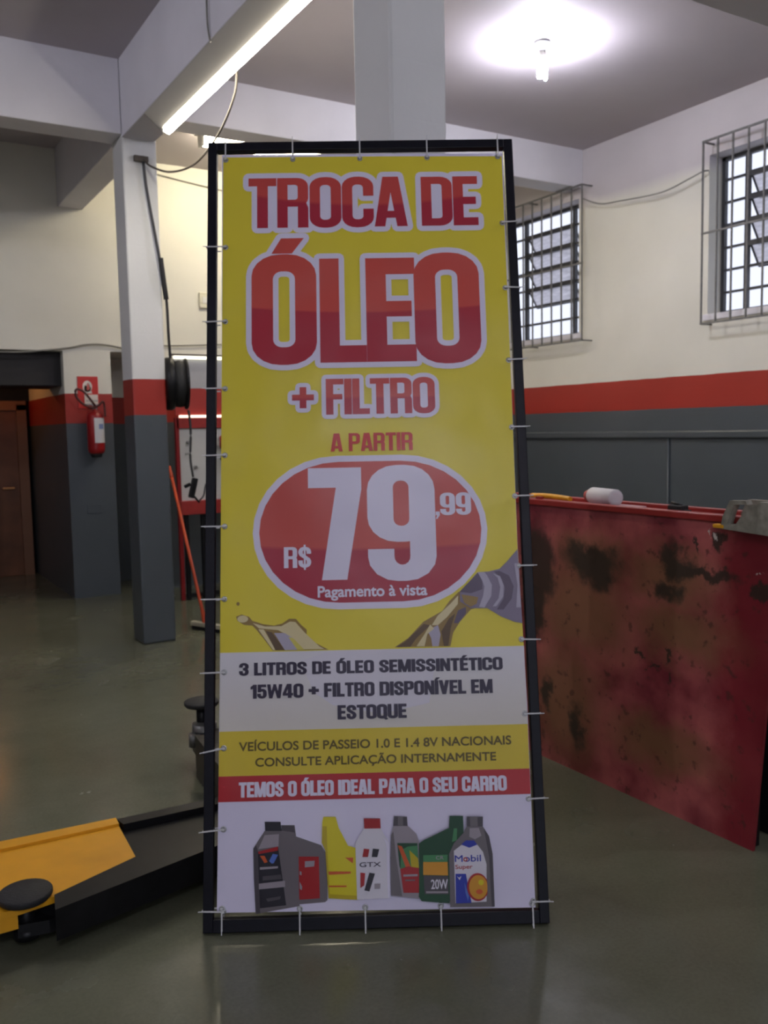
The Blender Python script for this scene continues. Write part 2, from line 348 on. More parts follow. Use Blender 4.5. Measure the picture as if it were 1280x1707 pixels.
def window(n, y0, y1, label):
    w = thing('window_%d' % n, label, None, (XW + .17, (y0 + y1) / 2, WZ0), kind='structure')
    h = WZ1 - WZ0; hw = (y1 - y0) / 2; rows = 7; rh = h / rows; st = 0.23
    f = MB()
    t2 = 0.016
    f.box(-.018, -hw, 0, .018, -hw + .03, h); f.box(-.018, hw - .03, 0, .018, hw, h); f.box(-.018, -hw, 0, .018, hw, .03); f.box(-.018, -hw, h - .03, .018, hw, h)
    f.build('window_frame', M_dkiron, w)
    for s in (-1, 1):
        yy = s * (hw - st)
        MB().box(-.02, yy - .015, .03, .02, yy + .015, h - .03).build('mullion', M_dkiron, w)
    for k in range(1, rows):
        z = k * rh
        for s in (-1, 1):
            MB().box(-.012, s * (hw - .03), z - .009, .012, s * (hw - st + .015), z + .009).build('glazing_bar', M_dkiron, w)
        tk = 0.020 if 3 <= k <= 6 else .010
        MB().box(-.014, -hw + st + .015, z - tk, .014, hw - st - .015, z + tk).build('glazing_bar', M_dkiron, w)
    for k in range(rows):
        z0, z1 = k * rh + .01, (k + 1) * rh - .01
        for s in (-1, 1):
            MB().box(-.002, s * (hw - .03), z0, .002, s * (hw - st + .015), z1).build('pane', M_glass, w)
        if 2 <= k <= 5:      # hinged at the top, swung outwards
            a = math.radians(33)
            rot = Matrix.Rotation(-a, 3, 'Y')
            hh = rh * .54; wy = hw - st - .025; ctr = Vector((.012, 0, z1)) + rot @ Vector((0, 0, -hh))
            pn = MB().obox(ctr, (.004, 2 * wy, 2 * hh), rot).build('tilting_pane', M_frost, w)
            fr = MB()
            for s in (-1, 1):
                fr.obox(ctr + rot @ Vector((0, 0, s * hh)), (.014, 2 * wy, .014), rot)
                fr.obox(ctr + Vector((0, s * wy, 0)), (.014, .012, 2 * hh), rot)
            fr.build('pane_frame', M_dkiron, pn)
        else:
            MB().box(-.002, -hw + st, z0, .002, hw - st, z1).build('pane', M_glass, w)
    return w
window(1, W1[0], W1[1], 'barred window next to the right edge of the banner')
window(2, W2[0], W2[1], 'barred window cut by the right edge of the photo')
for n_, (a_, b_) in enumerate((W1, W2)):
    struct(MB().box(XW - .015, a_ - .04, WZ0 - .05, XW + .15, b_ + .04, WZ0, 0.004).build('trim_%d' % (n_ + 2), M_beam))

def grille(y0, y1, label):
    x = XW - .125; z0, z1 = 2.285, 3.672
    g = thing('window_grille', label, 'grille', (x, (y0 + y1) / 2, z0), group='security grilles over the windows')
    hw = (y1 - y0) / 2; h = z1 - z0
    n = round((y1 - y0) / .136)
    r = .006
    for k in range(n + 1):
        y = -hw + (y1 - y0) * k / n
        MB().box(-r, y - r, 0, r, y + r, h).build('upright_bar', M_iron, g)
    for z in (0, h * .50, h):
        MB().box(-.008, -hw - .006, z - .007, .008, hw + .006, z + .007).build('cross_bar', M_iron, g)
    for y in (-hw, 0, hw):
        for z in (0, h):
            MB().box(0, y - .006, z - .006, .125, y + .006, z + .006).build('wall_stay', M_iron, g)
    return g
grille(6.12, 7.62, 'box security grille on the window beside the banner')
grille(3.43, 4.79, 'box security grille on the window at the right edge')

# wall pipe rail and drop on the right wall
o = MB().box(XW - .035, YB + .1, 1.385, XW, YF - .02, 1.447, 0.012).build('wall_conduit', M_grpaint)
tag(o, 'grey painted conduit running along the right wall below the red stripe', 'conduit')
o = MB().cyl((XW - .012, 5.20, 0.0), (XW - .012, 5.20, 1.385), .011).build('drop_pipe', M_grpaint)
tag(o, 'thin grey pipe dropping from the wall conduit to the floor', 'pipe')
t_ = thing('socket_box', 'small dark socket box under the wall conduit beside the banner frame', 'socket', (XW - .03, 7.1, 1.24))
MB().box(-.02, -.05, -.04, .03, .05, .04, .005).build('box', M_grpaint, t_); MB().box(-.026, -.03, -.02, -.02, .03, .02, .002).build('cover', M_dkiron, t_)

# wire from grille to grille
pts = spline([(5.82, 6.10, 3.54), (5.88, 5.95, 3.47), (5.86, 5.70, 3.435), (5.86, 5.24, 3.40), (5.86, 4.95, 3.44), (5.88, 4.835, 3.47), (5.93, 4.82, 3.48)])
tag(MB().tube(pts, .006).build('cable', M_gwire), 'grey cable strung between the two window grilles', 'cable')

# ------------------------------------------------------------------ lamps
M_tube = emis('tube_light', (1.0, 0.93, 0.80), TUBE_E)
M_tube_b = emis('back_tube_light', (1.0, 0.90, 0.66), BACK_TUBE_E)
lampA = thing('fluorescent_lamp', 'long lit fluorescent batten under the beam at the top left', 'lamp', (1.855, 4.45, 3.51))
MB().box(-.02, -1.2, -.045, .07, 1.235, 0, .004).build('lamp_body', M_white, lampA)
rf = MB()
rf.prism([(-.125, 0), (-.120, -.006), (-.024, -.083), (-.026, -.078), (-.118, 0)], -1.2, 1.26, axis='y')
rf.build('reflector', mat('beige_enamel', (.55, .52, .46), .5), lampA)
MB().prism([(-.125, 0), (-.024, -.083), (.03, -.115), (.10, -.02), (.10, 0)], 1.26, 1.268, axis='y').build('end_plate', M_gwire, lampA)
for y in (-1.16, 1.235):
    MB().box(-.02, y - .012, -.11, .02, y + .012, -.060, .004).build('lamp_holder', M_white, lampA)
MB().cyl((.012, -1.15, -.088), (.012, 1.225, -.088), .028, n=14).build('tube', M_tube, lampA)
lampB = thing('fluorescent_lamp', 'lit ceiling batten glimpsed over the top left of the banner', 'lamp', (3.30, 7.30, ZC))
MB().box(-.66, -.06, -.05, .66, .06, 0, .005).build('lamp_body', M_white, lampB)
MB().cyl((-.6, 0, -.098), (.6, 0, -.098), .044, n=20).build('diffuser_tube', M_tube_b, lampB)
for x in (-.62, .62): MB().box(x - .012, -.055, -.10, x + .012, .055, -.04, .003).box(x - .012, -.05, -.145, x + .012, .05, -.09, .003).build('lamp_holder', M_white, lampB)
# power cord of the long lamp, sagging to the column
pts = spline([(1.985, 4.80, 3.50), (2.005, 4.90, 3.40), (2.02, 5.20, 3.28), (2.01, 5.60, 3.21), (1.965, 5.95, 3.24), (1.90, 6.16, 3.32), (1.865, 6.215, 3.375)])
tag(MB().tube(pts, .007).build('lamp_cord', M_brown), 'brown cord sagging from the long lamp to the column top', 'cord')
pts = spline([(1.715, 4.45, 4.0), (1.712, 4.50, 3.8), (1.716, 4.52, 3.60), (1.72, 4.50, 3.49)])
tag(MB().tube(pts, .005).build('supply_wire', M_gwire), 'thin wire hanging down the beam side to the long lamp', 'wire')

def cfl(loc, strength, label, col=(0.86, 0.87, 1.0)):
    c = thing('spiral_bulb_lamp', label, 'lamp', loc)
    MB().lathe([(.0, 0), (.055, 0), (.055, -.012), (.048, -.022), (.03, -.026), (.028, -.06), (.0, -.06)]).build('ceiling_rose', mat('rose_plastic', (.35, .35, .36), .5), c)
    MB().lathe([(.0, -.06), (.019, -.06), (.027, -.075), (.029, -.12), (.02, -.13), (0, -.13)]).build('ballast', M_white, c)
    pts = []
    for k in range(0, 121):
        a = k / 120; pts.append((.028 * math.cos(a * 2 * PI * 4) * (1 - .15 * a), .028 * math.sin(a * 2 * PI * 4) * (1 - .15 * a), -.135 - a * .10))
    MB().tube(pts, .0085, 6).build('spiral_tube', emis('cfl_glow_%s' % strength, col, strength), c)
    return c
cfl((4.08, 4.66, ZC), CFL_E, 'glaring spiral bulb on the ceiling in front of the windows')
cfl((3.7, 0.9, ZC), FILL2_E, 'added unseen fill bulb right of the camera')
cfl((-.75, -2.1, ZC), FILL3_E, 'added unseen fill bulb behind the camera, lighting the banner front')
cfl((-1.3, 4.3, ZC), CFL4_E, 'spiral bulb of the bay left of the long lamp')

# warm lamp in the passage
wl = thing('passage_lamp', 'warm bulb inside the dark passage at the left', 'lamp', (1.05, 9.70, 2.26))
MB().lathe([(0, 0), (.04, 0), (.04, -.02), (.02, -.03), (0, -.03)], n=16).build('ceiling_rose', M_white, wl)
MB().lathe([(0, -.03), (.015, -.04), (.03, -.07), (.03, -.09), (.015, -.115), (0, -.12)], n=16).build('bulb', emis('warm_bulb', (1.0, .40, .12), 55.0), wl)

# passage door
d = thing('door_1', 'brown wooden door standing in the dark passage', None, (1.15, 10.25, 0), kind='structure')
MB().box(-.5, -.02, 0, .42, .02, 1.78, .004).build('door_leaf', M_wood, d)
MB().box(.42, -.04, 0, .52, .04, 1.84).box(-.6, -.04, 1.78, .52, .04, 1.88).build('door_frame', mat('frame_wood', (.22, .10, .05), .5), d)
MB().box(-.6, -.03, 1.88, .56, .05, 2.26).build('door_head_panel', M_black, d)
MB().cyl((.35, -.02, .95), (.35, -.06, .95), .012).box(.24, -.07, .94, .36, -.055, .965, .004).build('door_handle', mat('brass', (.7, .35, .15), .3, metal=1.0), d)

# cable along the far wall
pts = spline([(0.3, 8.38, 2.285), (0.9, 8.38, 2.25), (1.3, 8.37, 2.235), (1.72, 8.38, 2.28), (1.92, 8.38, 2.32), (2.12, 8.38, 2.32), (2.4, 8.38, 2.26)])
tag(MB().tube(pts, .008).build('wall_cable', M_gwire), 'grey cable sagging across the far wall above the doorway', 'cable')
pts = spline([(2.5, 8.385, 3.93), (3.0, 8.385, 3.87), (3.4, 8.385, 3.83)])
tag(MB().tube(pts, .006).build('ceiling_cable', M_gwire), 'thin cable under the ceiling on the cream far wall', 'cable')
pts = spline([(2.5, 8.38, 2.33), (2.8, 8.38, 2.34), (3.3, 8.38, 2.37)])
tag(MB().tube(pts, .006).build('wall_cable', M_gwire), 'thin cable on the cream wall above the tool rack', 'cable')
t_ = thing('wall_switch_box', 'small cream switch box on the far wall left of the banner', 'switch', (3.06, YF, 2.78))
MB().box(-.06, -.03, -.075, .06, 0, .075, .008).build('box', mat('cream_plastic', (.66, .63, .5), .5), t_); MB().box(-.03, -.036, -.03, .03, -.03, .03, .003).build('cover', M_white, t_)

# ------------------------------------------------------------------ fire extinguisher and its sign
s_ = thing('extinguisher_sign', 'red square fire extinguisher sign on the far wall', 'sign', (1.915, YF - .004, 1.89))
MB().box(-.092, -.004, -.145, .092, .003, .145, .004).build('plate', mat('sign_red', (.55, .03, .025), .4), s_)
em = MB(); cx = -.005
ring = [(cx + .042 * math.cos(a), .055 + .052 * math.sin(a)) for a in [2 * PI * k / 20 for k in range(20)]]
em.prism(ring, -.0055, -.0045, axis='y')
em.prism([(-.033, .06), (.02, .06), (.035, -.01), (-.03, -.01)], -.0055, -.0045, axis='y')
em.box(-.035, -.0055, -.11, .085, -.0045, -.02)
em.build('emblem', mat('sign_white', (.75, .68, .62), .5), s_)
em = MB(); em.box(-.012, -.0065, .02, .014, -.0055, .07); em.box(-.004, -.0065, .07, .006, -.0055, .085); em.build('pictogram', mat('sign_red2', (.5, .1, .08), .5), s_)
x_ = thing('fire_extinguisher', 'red fire extinguisher with white label hanging on the far wall', 'extinguisher', (1.945, YF - .095, 1.33))
MB().lathe([(0, .0), (.055, .0), (.072, .02), (.075, .05), (.075, .33), (.068, .36), (.04, .385), (.022, .39), (.022, .41), (0, .41)]).build('cylinder', mat('extinguisher_red', (.30, .008, .010), .3), x_)
MB().lathe([(0, -.03), (.045, -.03), (.05, .0), (.05, .015), (0, .015)]).build('base_ring', M_rubber, x_)
lb = MB()
vs = [[lb.bm.verts.new((.0765 * math.sin(a), -.0765 * math.cos(a), z)) for z in (.10, .325)] for a in [math.radians(-20 + 8 * k) for k in range(12)]]
for A, B in zip(vs, vs[1:]): lb.bm.faces.new((A[0], B[0], B[1], A[1]))
lb.build('label', mat('label_paper', (.62, .62, .64), .5), x_)
lb = MB()
vs = [[lb.bm.verts.new((.0772 * math.sin(a), -.0772 * math.cos(a), z)) for z in (.225, .27)] for a in [math.radians(10 + 8 * k) for k in range(6)]]
for A, B in zip(vs, vs[1:]): lb.bm.faces.new((A[0], B[0], B[1], A[1]))
lb.build('label_print', mat('label_blue', (.2, .26, .5), .5), x_)
MB().box(-.02, -.02, .40, .02, .02, .45, .004).box(-.09, -.012, .44, .03, .012, .455, .003).box(-.07, -.012, .475, .03, .012, .487, .003).build('valve_lever', M_chrome, x_)
pts = spline([(.0, -.03, .43), (-.03, -.05, .47), (-.10, -.05, .56), (-.16, -.04, .58), (-.165, -.04, .52), (-.11, -.05, .45), (-.04, -.06, .42), (.01, -.07, .43), (.06, -.07, .47), (.075, -.06, .42), (.072, -.075, .34)])
MB().tube(pts, .010).build('hose', mat('hose_maroon', (.08, .015, .012), .5), x_)
MB().box(-.03, .05, .2, .03, .095, .24).build('wall_bracket', M_chrome, x_)
o = MB().box(1.86, YF - .006, .78, 1.99, YF, .86, .003).build('wall_plate', M_grpaint); tag(o, 'grey painted cover plate on the wall under the extinguisher', 'plate')

# ------------------------------------------------------------------ hose reel on the column, its hose and air gun
r_ = thing('hose_reel', 'black round hose reel hanging beside the banded column', 'hose reel', (2.02, 6.36, 1.86))
rx = Matrix.Rotation(math.radians(90), 3, 'Y') ; rx = Matrix.Rotation(math.radians(-12), 3, 'Z') @ rx
MB().lathe([(0, -.045), (.17, -.045), (.188, -.035), (.192, 0), (.18, .02), (.12, .03), (.12, .05), (0, .05)], c=(.02, 0, 0), rot=rx, n=36).build('side_disc', M_black, r_)
MB().lathe([(0, .03), (.15, .03), (.165, .045), (.17, .08), (.165, .11), (.15, .12), (0, .12)], c=(.0, 0, 0), rot=rx, n=36).build('wound_hose', M_rubber, r_)
MB().lathe([(0, .115), (.18, .115), (.186, .125), (.18, .135), (.05, .14), (0, .14)], rot=rx, n=36).build('side_disc', M_black, r_)
MB().box(-.06, -.04, -.06, .0, .04, .06, .01).build('wall_mount', M_black, r_)
pts = spline([(1.86, 6.222, 3.40), (1.875, 6.215, 3.2), (1.91, 6.21, 2.95), (1.945, 6.20, 2.70), (1.985, 6.22, 2.45), (2.01, 6.28, 2.2), (2.03, 6.32, 2.03)])
def off(P, o=(2.02, 6.36, 1.86)): return [tuple(Vector(q) - Vector(o)) for q in P]
MB().tube(off(pts), .010).build('supply_hose', M_wire, r_)
MB().tube(off(spline([(1.95, 6.20, 2.72), (1.965, 6.205, 2.58), (1.985, 6.22, 2.44)])), .018).build('hose_sleeve', M_rubber, r_)
k_ = MB(); k_.box(1.80 - 2.02, 6.21 - 6.36, 3.36 - 1.86, 1.90 - 2.02, 6.24 - 6.36, 3.40 - 1.86, .006); k_.build('hose_clamp', M_brown, r_)
g_ = thing('air_gun', 'black air gun hanging on the hose below the reel', 'air gun', (2.15, 6.32, 1.02))
MB().tube(spline([(.0, .0, .65), (.01, 0, .5), (.0, 0, .3), (.015, .0, .16)]), .009).build('hose', M_wire, g_)
MB().obox((.012, 0, .08), (.045, .03, .15), Matrix.Rotation(.25, 3, 'Y'), .008).build('grip', M_black, g_)
MB().obox((-.03, 0, .10), (.05, .02, .025), Matrix.Rotation(-.4, 3, 'Y'), .005).build('nozzle', M_black, g_)
MB().cyl((.015, 0, .02), (.055, 0, -.03), .008).build('hose_end', M_black, g_)
MB().tube(spline([(.05, 0, -.02), (.09, 0, .02), (.11, 0, .10), (.16, 0, .16)]), .006).build('curled_hose', M_wire, g_)

# ------------------------------------------------------------------ tool rack against the far wall
TX0 = 2.505
k_ = thing('tool_rack', 'white tool board with red rails and thin glowing edge highlights behind the banner', 'tool rack', (TX0, 7.70, 0))
M_pale = mat('pale_panel', (.42, .42, .44), .5)
MB().box(0, .02, 1.90, 1.9, .05, 2.16).build('upper_panel', M_pale, k_)
MB().box(-.03, .0, 2.185, 1.9, .06, 2.20, .003).build('top_rail', mat('brown_rail', (.06, .04, .035), .5), k_)
MB().box(0.0, -.004, 2.158, 1.9, .02, 2.182).build('highlight_strip', emis('edge_highlight_glow', (1.0, .95, .72), 1.15), k_)  # glow imitates light caught along the upper rail edge; no lamp here
MB().box(0, .02, 1.665, 1.9, .05, 1.90).build('red_panel', mat('panel_red', (.34, .028, .02), .45), k_)
MB().box(0.03, -.004, 1.640, 1.9, .02, 1.662).build('highlight_strip', emis('edge_highlight_glow_low', (1.0, .72, .55), 1.05), k_)  # lower edge highlight, likewise imitated by a glowing strip
MB().box(0.0, .0, 1.545, 1.9, .04, 1.640, .004).build('red_rail', M_red, k_)
MB().box(0.02, .02, .90, 1.9, .045, 1.545).build('white_board', mat('board_white', (.52, .52, .50), .5), k_)
MB().box(0.0, -.03, .775, 1.9, .05, .90, .005).build('red_rail', M_red, k_)
MB().box(-.012, .0, .0, .022, .04, 1.64, .003).build('side_post', M_dkred, k_)
for x in (.045, .20, 1.2): MB().box(x, .0, 0, x + (.035 if x < .1 else .10), .05, .775, .004).build('leg', M_black, k_)
MB().box(.04, .005, .02, 1.9, .045, .055, .003).build('foot_rail', M_black, k_)
for (x, z, q) in ((.10, 1.42, 0), (.08, 1.32, 1), (.16, 1.20, 0), (.40, 1.27, 1), (.36, 1.38, 0)):
    if q: MB().cyl((x, .02, z), (x, -.03, z), .006, n=8).box(x - .02, -.03, z - .006, x + .02, -.022, z + .006).build('hook', M_chrome, k_)
    else: MB().cyl((x, .02, z), (x, -.02, z), .014, n=12).cyl((x, -.02, z), (x, -.03, z), .007, n=8).build('hook', M_chrome, k_)
o = MB().lathe([(0, -.06), (.028, -.06), (.034, -.04), (.034, .04), (.016, .06), (0, .06)], c=(TX0 + .42, 7.68, 1.42), n=16).build('red_tool', M_red); tag(o, 'small red tool hanging on the white board beside the frame', 'tool')
o = MB().obox((TX0 + .42, 7.65, 1.27), (.07, .03, .07), Matrix.Rotation(.6, 3, 'Y'), .01).box(TX0 + .40, 7.65, 1.19, TX0 + .42, 7.68, 1.25).build('black_tool', M_black); tag(o, 'small black tool hanging under the red one on the board', 'tool')

# ------------------------------------------------------------------ squeegee
q_ = thing('floor_squeegee', 'floor squeegee with orange handle leaning left of the banner', 'squeegee', (2.25, 6.42, 0))
MB().cyl((0, 0, .06), (.13, 1.08, 1.12), .013, n=12).cyl((.13, 1.08, 1.12), (.142, 1.175, 1.215), .016, .012, n=12).build('handle', M_orange, q_)
rz = Matrix.Rotation(math.radians(-65), 3, 'Z')
MB().obox((0.03, -.06, .045), (.42, .045, .035), rz, .006).build('head', mat('squeegee_wood', (.42, .39, .30), .6), q_)
MB().obox((0.03, -.06, .016), (.42, .012, .032), rz).build('rubber_blade', M_rubber, q_)
MB().cyl((0, 0, .05), (.012, .09, .14), .02, .015, n=12).build('socket', M_orange, q_)

# ------------------------------------------------------------------ car lift with its low arms
l_ = thing('car_lift', 'low black car lift arms with a yellow cover at the bottom left', 'car lift', (1.38, 3.12, 0))
def lp(x, y): return (x - 1.38, y - 3.12)
MB().box(-.16, -.10, 0, .16, .22, .02, .004).build('base_plate', M_black, l_)
MB().box(-.07, -.02, .02, .11, .14, 1.55, .01).build('post', M_black, l_)
MB().box(-.10, -.10, .03, .14, -.02, .42, .008).build('carriage', M_black, l_)
# long arm
arm = MB()
arm.prism([lp(-.55, 2.74), lp(.40, 2.72), lp(.44, 2.655), lp(1.30, 2.84), lp(1.33, 3.08), lp(.36, 3.12), lp(-.55, 3.20)], .045, .125)
arm = arm.build('arm', M_black, l_)
br = MB(); br.prism([lp(.425, 2.575), lp(1.28, 2.77), lp(1.27, 2.86), lp(.71, 2.77), lp(.44, 2.665)], .055, .150); br.build('side_rail', M_black, arm)
br = MB(); br.prism([lp(.74, 3.03), lp(1.30, 3.00), lp(1.30, 3.06), lp(.73, 3.085)], .125, .150); br.build('top_flange', M_black, arm)
cv = MB(); cv.prism([lp(.728, 3.085), lp(.711, 2.765), lp(.446, 2.665), lp(.34, 2.650), lp(.10, 2.645), lp(-.6, 2.65), lp(-.6, 3.22), lp(.35, 3.115)], .125, .145)
cv = cv.build('yellow_cover', M_yel, l_)
rb = MB(); rb.prism([lp(.7285, 3.088), lp(.7255, 3.035), lp(.35, 3.055), lp(-.6, 3.12), lp(-.6, 3.225), lp(.35, 3.118)], .145, .155); rb.build('ridge', M_yel, cv)
rb = MB(); rb.prism([lp(.335, 2.650), lp(-.6, 2.652), lp(-.6, 2.70), lp(.325, 2.70)], .085, .1245); rb.build('side_flange', M_yel, cv)
def pad(x, y, z0, z1, r, name='lift_pad'):
    px, py = lp(x, y)
    p = MB().lathe([(0, z1 - .022), (r * .92, z1 - .022), (r, z1 - .014), (r, z1 - .004), (r * .96, z1), (0, z1)], c=(px, py, 0), n=32).build(name, M_rubber, l_)
    MB().cyl((px, py, z0), (px, py, z1 - .02), r * .32, n=16).cyl((px, py, z0), (px, py, z0 + .03), r * .5, n=16).build('screw_stem', M_black, p)
pad(.365, 2.700, .03, .168, .077)
MB().prism([lp(.335, 2.67), lp(.42, 2.65), lp(.48, 2.66), lp(.46, 2.72), lp(.36, 2.74)], .045, .085).build('pad_holder', M_black, l_)
# short arm reaching away, mostly behind the banner
sa = MB(); sa.prism([lp(1.16, 3.10), lp(1.29, 3.06), lp(1.40, 3.75), lp(1.27, 3.86)], .05, .16); sa = sa.build('arm', M_black, l_)
MB().prism([lp(1.13, 3.12), lp(1.18, 3.10), lp(1.22, 3.5), lp(1.17, 3.52)], .06, .24).build('side_rail', M_black, sa)
MB().cyl((*lp(1.31, 3.80), .10), (*lp(1.31, 3.80), .19), .055, n=20).cyl((*lp(1.245, 3.77), .10), (*lp(1.245, 3.77), .16), .02, n=12).build('pad_socket', mat('dull_steel', (.16, .16, .15), .4, metal=.6), sa)
pad(1.31, 3.83, .12, .285, .078)
MB().cyl((*lp(1.30, 3.12), .03), (*lp(1.30, 3.12), .20), .06, n=24).build('pivot_pin', M_chrome, l_)

# ------------------------------------------------------------------ stained red bench / ramp side at right
b_ = thing('stained_bench', 'long red steel bench with stained side panel right of the banner', 'bench', (2.635, 1.9, 0))
RX, RY = 2.635, 1.9
pb = MB(); pb.prism([(0.012, 0.0), (-.035, .6), (-.075, 1.155), (2.05, 1.155), (2.05, 0.0)], 0, .012, axis='x'); pb.build('side_panel', M_stain, b_)
MB().box(-.012, -.09, 1.152, .03, 2.05, 1.178, .004).build('top_rail', M_red, b_)
MB().box(.03, -.07, 1.150, .20, 2.05, 1.162).build('top_plate', M_red, b_)
MB().box(.17, -.07, 1.150, .205, 2.05, 1.178, .004).build('back_rail', M_red, b_)
MB().box(.16, .06, 0, .195, 2.0, 1.15).build('back_panel', M_black, b_)
for y in (.05, 1.0, 1.98): MB().box(.02, y - .02, 0, .06, y + .02, 1.15).build('leg', M_black, b_)
for y in (.10,): MB().box(.012, y, 0, .17, y + .01, 1.15).build('end_panel', M_black, b_)
MB().box(.0, 1.12, 1.178, .012, 1.16, 1.19).build('rail_tab', M_red, b_)
# things lying on the bench
p_ = thing('paper_roll', 'white roll lying on the red bench top', 'roll', (2.72, 2.72, 1.1635))
rot = Matrix.Rotation(math.radians(-90), 3, 'X')
rot = Matrix.Rotation(math.radians(-12), 3, 'Z') @ rot
MB().lathe([(.018, -.085), (.034, -.085), (.036, -.08), (.036, .085), (.034, .09), (.018, .09)], c=(0, 0, .038), rot=rot, n=28).build('paper', mat('paper_white', (.62, .60, .62), .6), p_)
MB().lathe([(.0, -.083), (.019, -.084), (.019, .088), (.0, .09)], c=(0, 0, .038), rot=rot, n=20).build('core', M_dkred, p_)
MB().lathe([(0, .085), (.028, .085), (.030, .10), (.022, .13), (0, .13)], c=(0, 0, .036), rot=rot, n=20).build('red_cap', M_red, p_)
MB().box(-.02, -.19, .0, .045, .08, .008, .002).build('loose_sheet', mat('sheet_pink', (.55, .32, .32), .6), p_)
y_ = thing('yellow_lever', 'yellow handle lying on the bench top beside the banner frame', 'handle', (2.70, 3.02, 1.1635))
MB().tube(spline([(0, .14, .020), (0, .05, .024), (0, -.05, .022), (0, -.115, .018)]), .012).build('grip', M_yel, y_)
MB().box(-.01, .10, .0, .01, .2, .016, .003).build('shank', M_chrome, y_)
k_ = thing('black_clip', 'small black clamp on the bench top', 'clamp', (2.70, 2.315, 1.1635))
MB().box(-.02, -.035, 0, .02, .035, .03, .005).box(-.012, -.055, .0, .012, -.03, .014, .002).build('body', M_rubber, k_)
MB().cyl((0, -.02, .028), (0, .03, .038), .006, n=8).build('lever', M_black, k_)
c_ = thing('steel_bracket', 'grey notched steel bracket on the near end of the bench', 'bracket', (2.655, 1.98, 1.135))
# profile in (y, z); open notch at the far side
prof = [(.055, .0), (.045, .045), (.018, .10), (-.045, .103), (-.052, .09), (.0, .088), (.012, .06), (.025, .018), (-.005, .016), (-.03, .05), (-.05, .085), (-.095, .095), (-.10, .102), (-.20, .10), (-.20, -.012)]
pb = MB(); pb.prism(prof, -.066, -.034, axis='x'); pb.build('front_cheek', M_conc, c_)
pb = MB(); pb.prism([(.05, .03), (.045, .045), (.018, .098), (-.20, .098), (-.20, .03)], .03, .06, axis='x'); pb.build('back_cheek', M_conc, c_)
MB().box(-.036, -.20, .045, .032, -.05, .065).build('web', M_conc, c_)
MB().cyl((-.074, -.155, .0), (-.064, -.155, .0), .008, n=10).build('bolt', M_chrome, c_)
o = MB().box(2.588, 2.02, 1.136, 2.62, 2.066, 1.149, .002).build('yellow_tag', M_yel); tag(o, 'small yellow tag at the foot of the steel bracket', 'tag')

# ------------------------------------------------------------------ the banner in its leaning frame
st = thing('banner_stand', 'tall yellow oil change banner laced in a black steel frame leaning on the column', 'banner', (0.818, 2.461, 0.0085), (math.radians(90 - 13.84), 0, math.radians(-29.856)))
FW, FH, FB = 1.044, 2.556, 0.030
MB().box(0, 0, -.03, FB, FH, 0, .002).build('frame_bar', M_frame, st)
MB().box(FW - FB, 0, -.03, FW, FH, 0, .002).build('frame_bar', M_frame, st)
MB().box(FB, 0, -.03, FW - FB, FB + .008, 0, .002).build('frame_bar', M_frame, st)
MB().box(FB, FH - FB, -.03, FW - FB, FH, 0, .002).build('frame_bar', M_frame, st)

def vinyl(name, rgb, rgb2=None, thr=None, k=0.0, soft=0.004, uc=0.55):
    m = bpy.data.materials.new(name); t, N, L, b = nt(m)
    b.inputs['Roughness'].default_value = 0.33; b.inputs['Specular IOR Level'].default_value = 0.32
    tc = N.new('ShaderNodeTexCoord')
    n = N.new('ShaderNodeTexNoise'); n.inputs['Scale'].default_value = 3.2; n.inputs['Detail'].default_value = 1.5; L.new(tc.outputs['Object'], n.inputs['Vector'])
    bp = N.new('ShaderNodeBump'); bp.inputs['Strength'].default_value = 0.55; bp.inputs['Distance'].default_value = 0.03; L.new(n.outputs[0], bp.inputs['Height'])
    L.new(bp.outputs[0], b.inputs['Normal'])
    if rgb2 is None: b.inputs['Base Color'].default_value = (*rgb, 1)
    else:
        s = N.new('ShaderNodeSeparateXYZ'); L.new(tc.outputs['Object'], s.inputs[0])
        a = N.new('ShaderNodeMath'); a.operation = 'SUBTRACT'; L.new(s.outputs['X'], a.inputs[0]); a.inputs[1].default_value = uc
        q = N.new('ShaderNodeMath'); q.operation = 'MULTIPLY'; L.new(a.outputs[0], q.inputs[0]); L.new(a.outputs[0], q.inputs[1])
        c = N.new('ShaderNodeMath'); c.operation = 'MULTIPLY_ADD'; L.new(q.outputs[0], c.inputs[0]); c.inputs[1].default_value = -k; L.new(s.outputs['Y'], c.inputs[2])
        r = N.new('ShaderNodeMapRange'); L.new(c.outputs[0], r.inputs[0]); r.inputs[1].default_value = thr - soft; r.inputs[2].default_value = thr + soft
        mx = N.new('ShaderNodeMix'); mx.data_type = 'RGBA'; L.new(r.outputs[0], mx.inputs[0]); mx.inputs[6].default_value = (*rgb, 1); mx.inputs[7].default_value = (*rgb2, 1)
        L.new(mx.outputs[2], b.inputs['Base Color'])
    return m
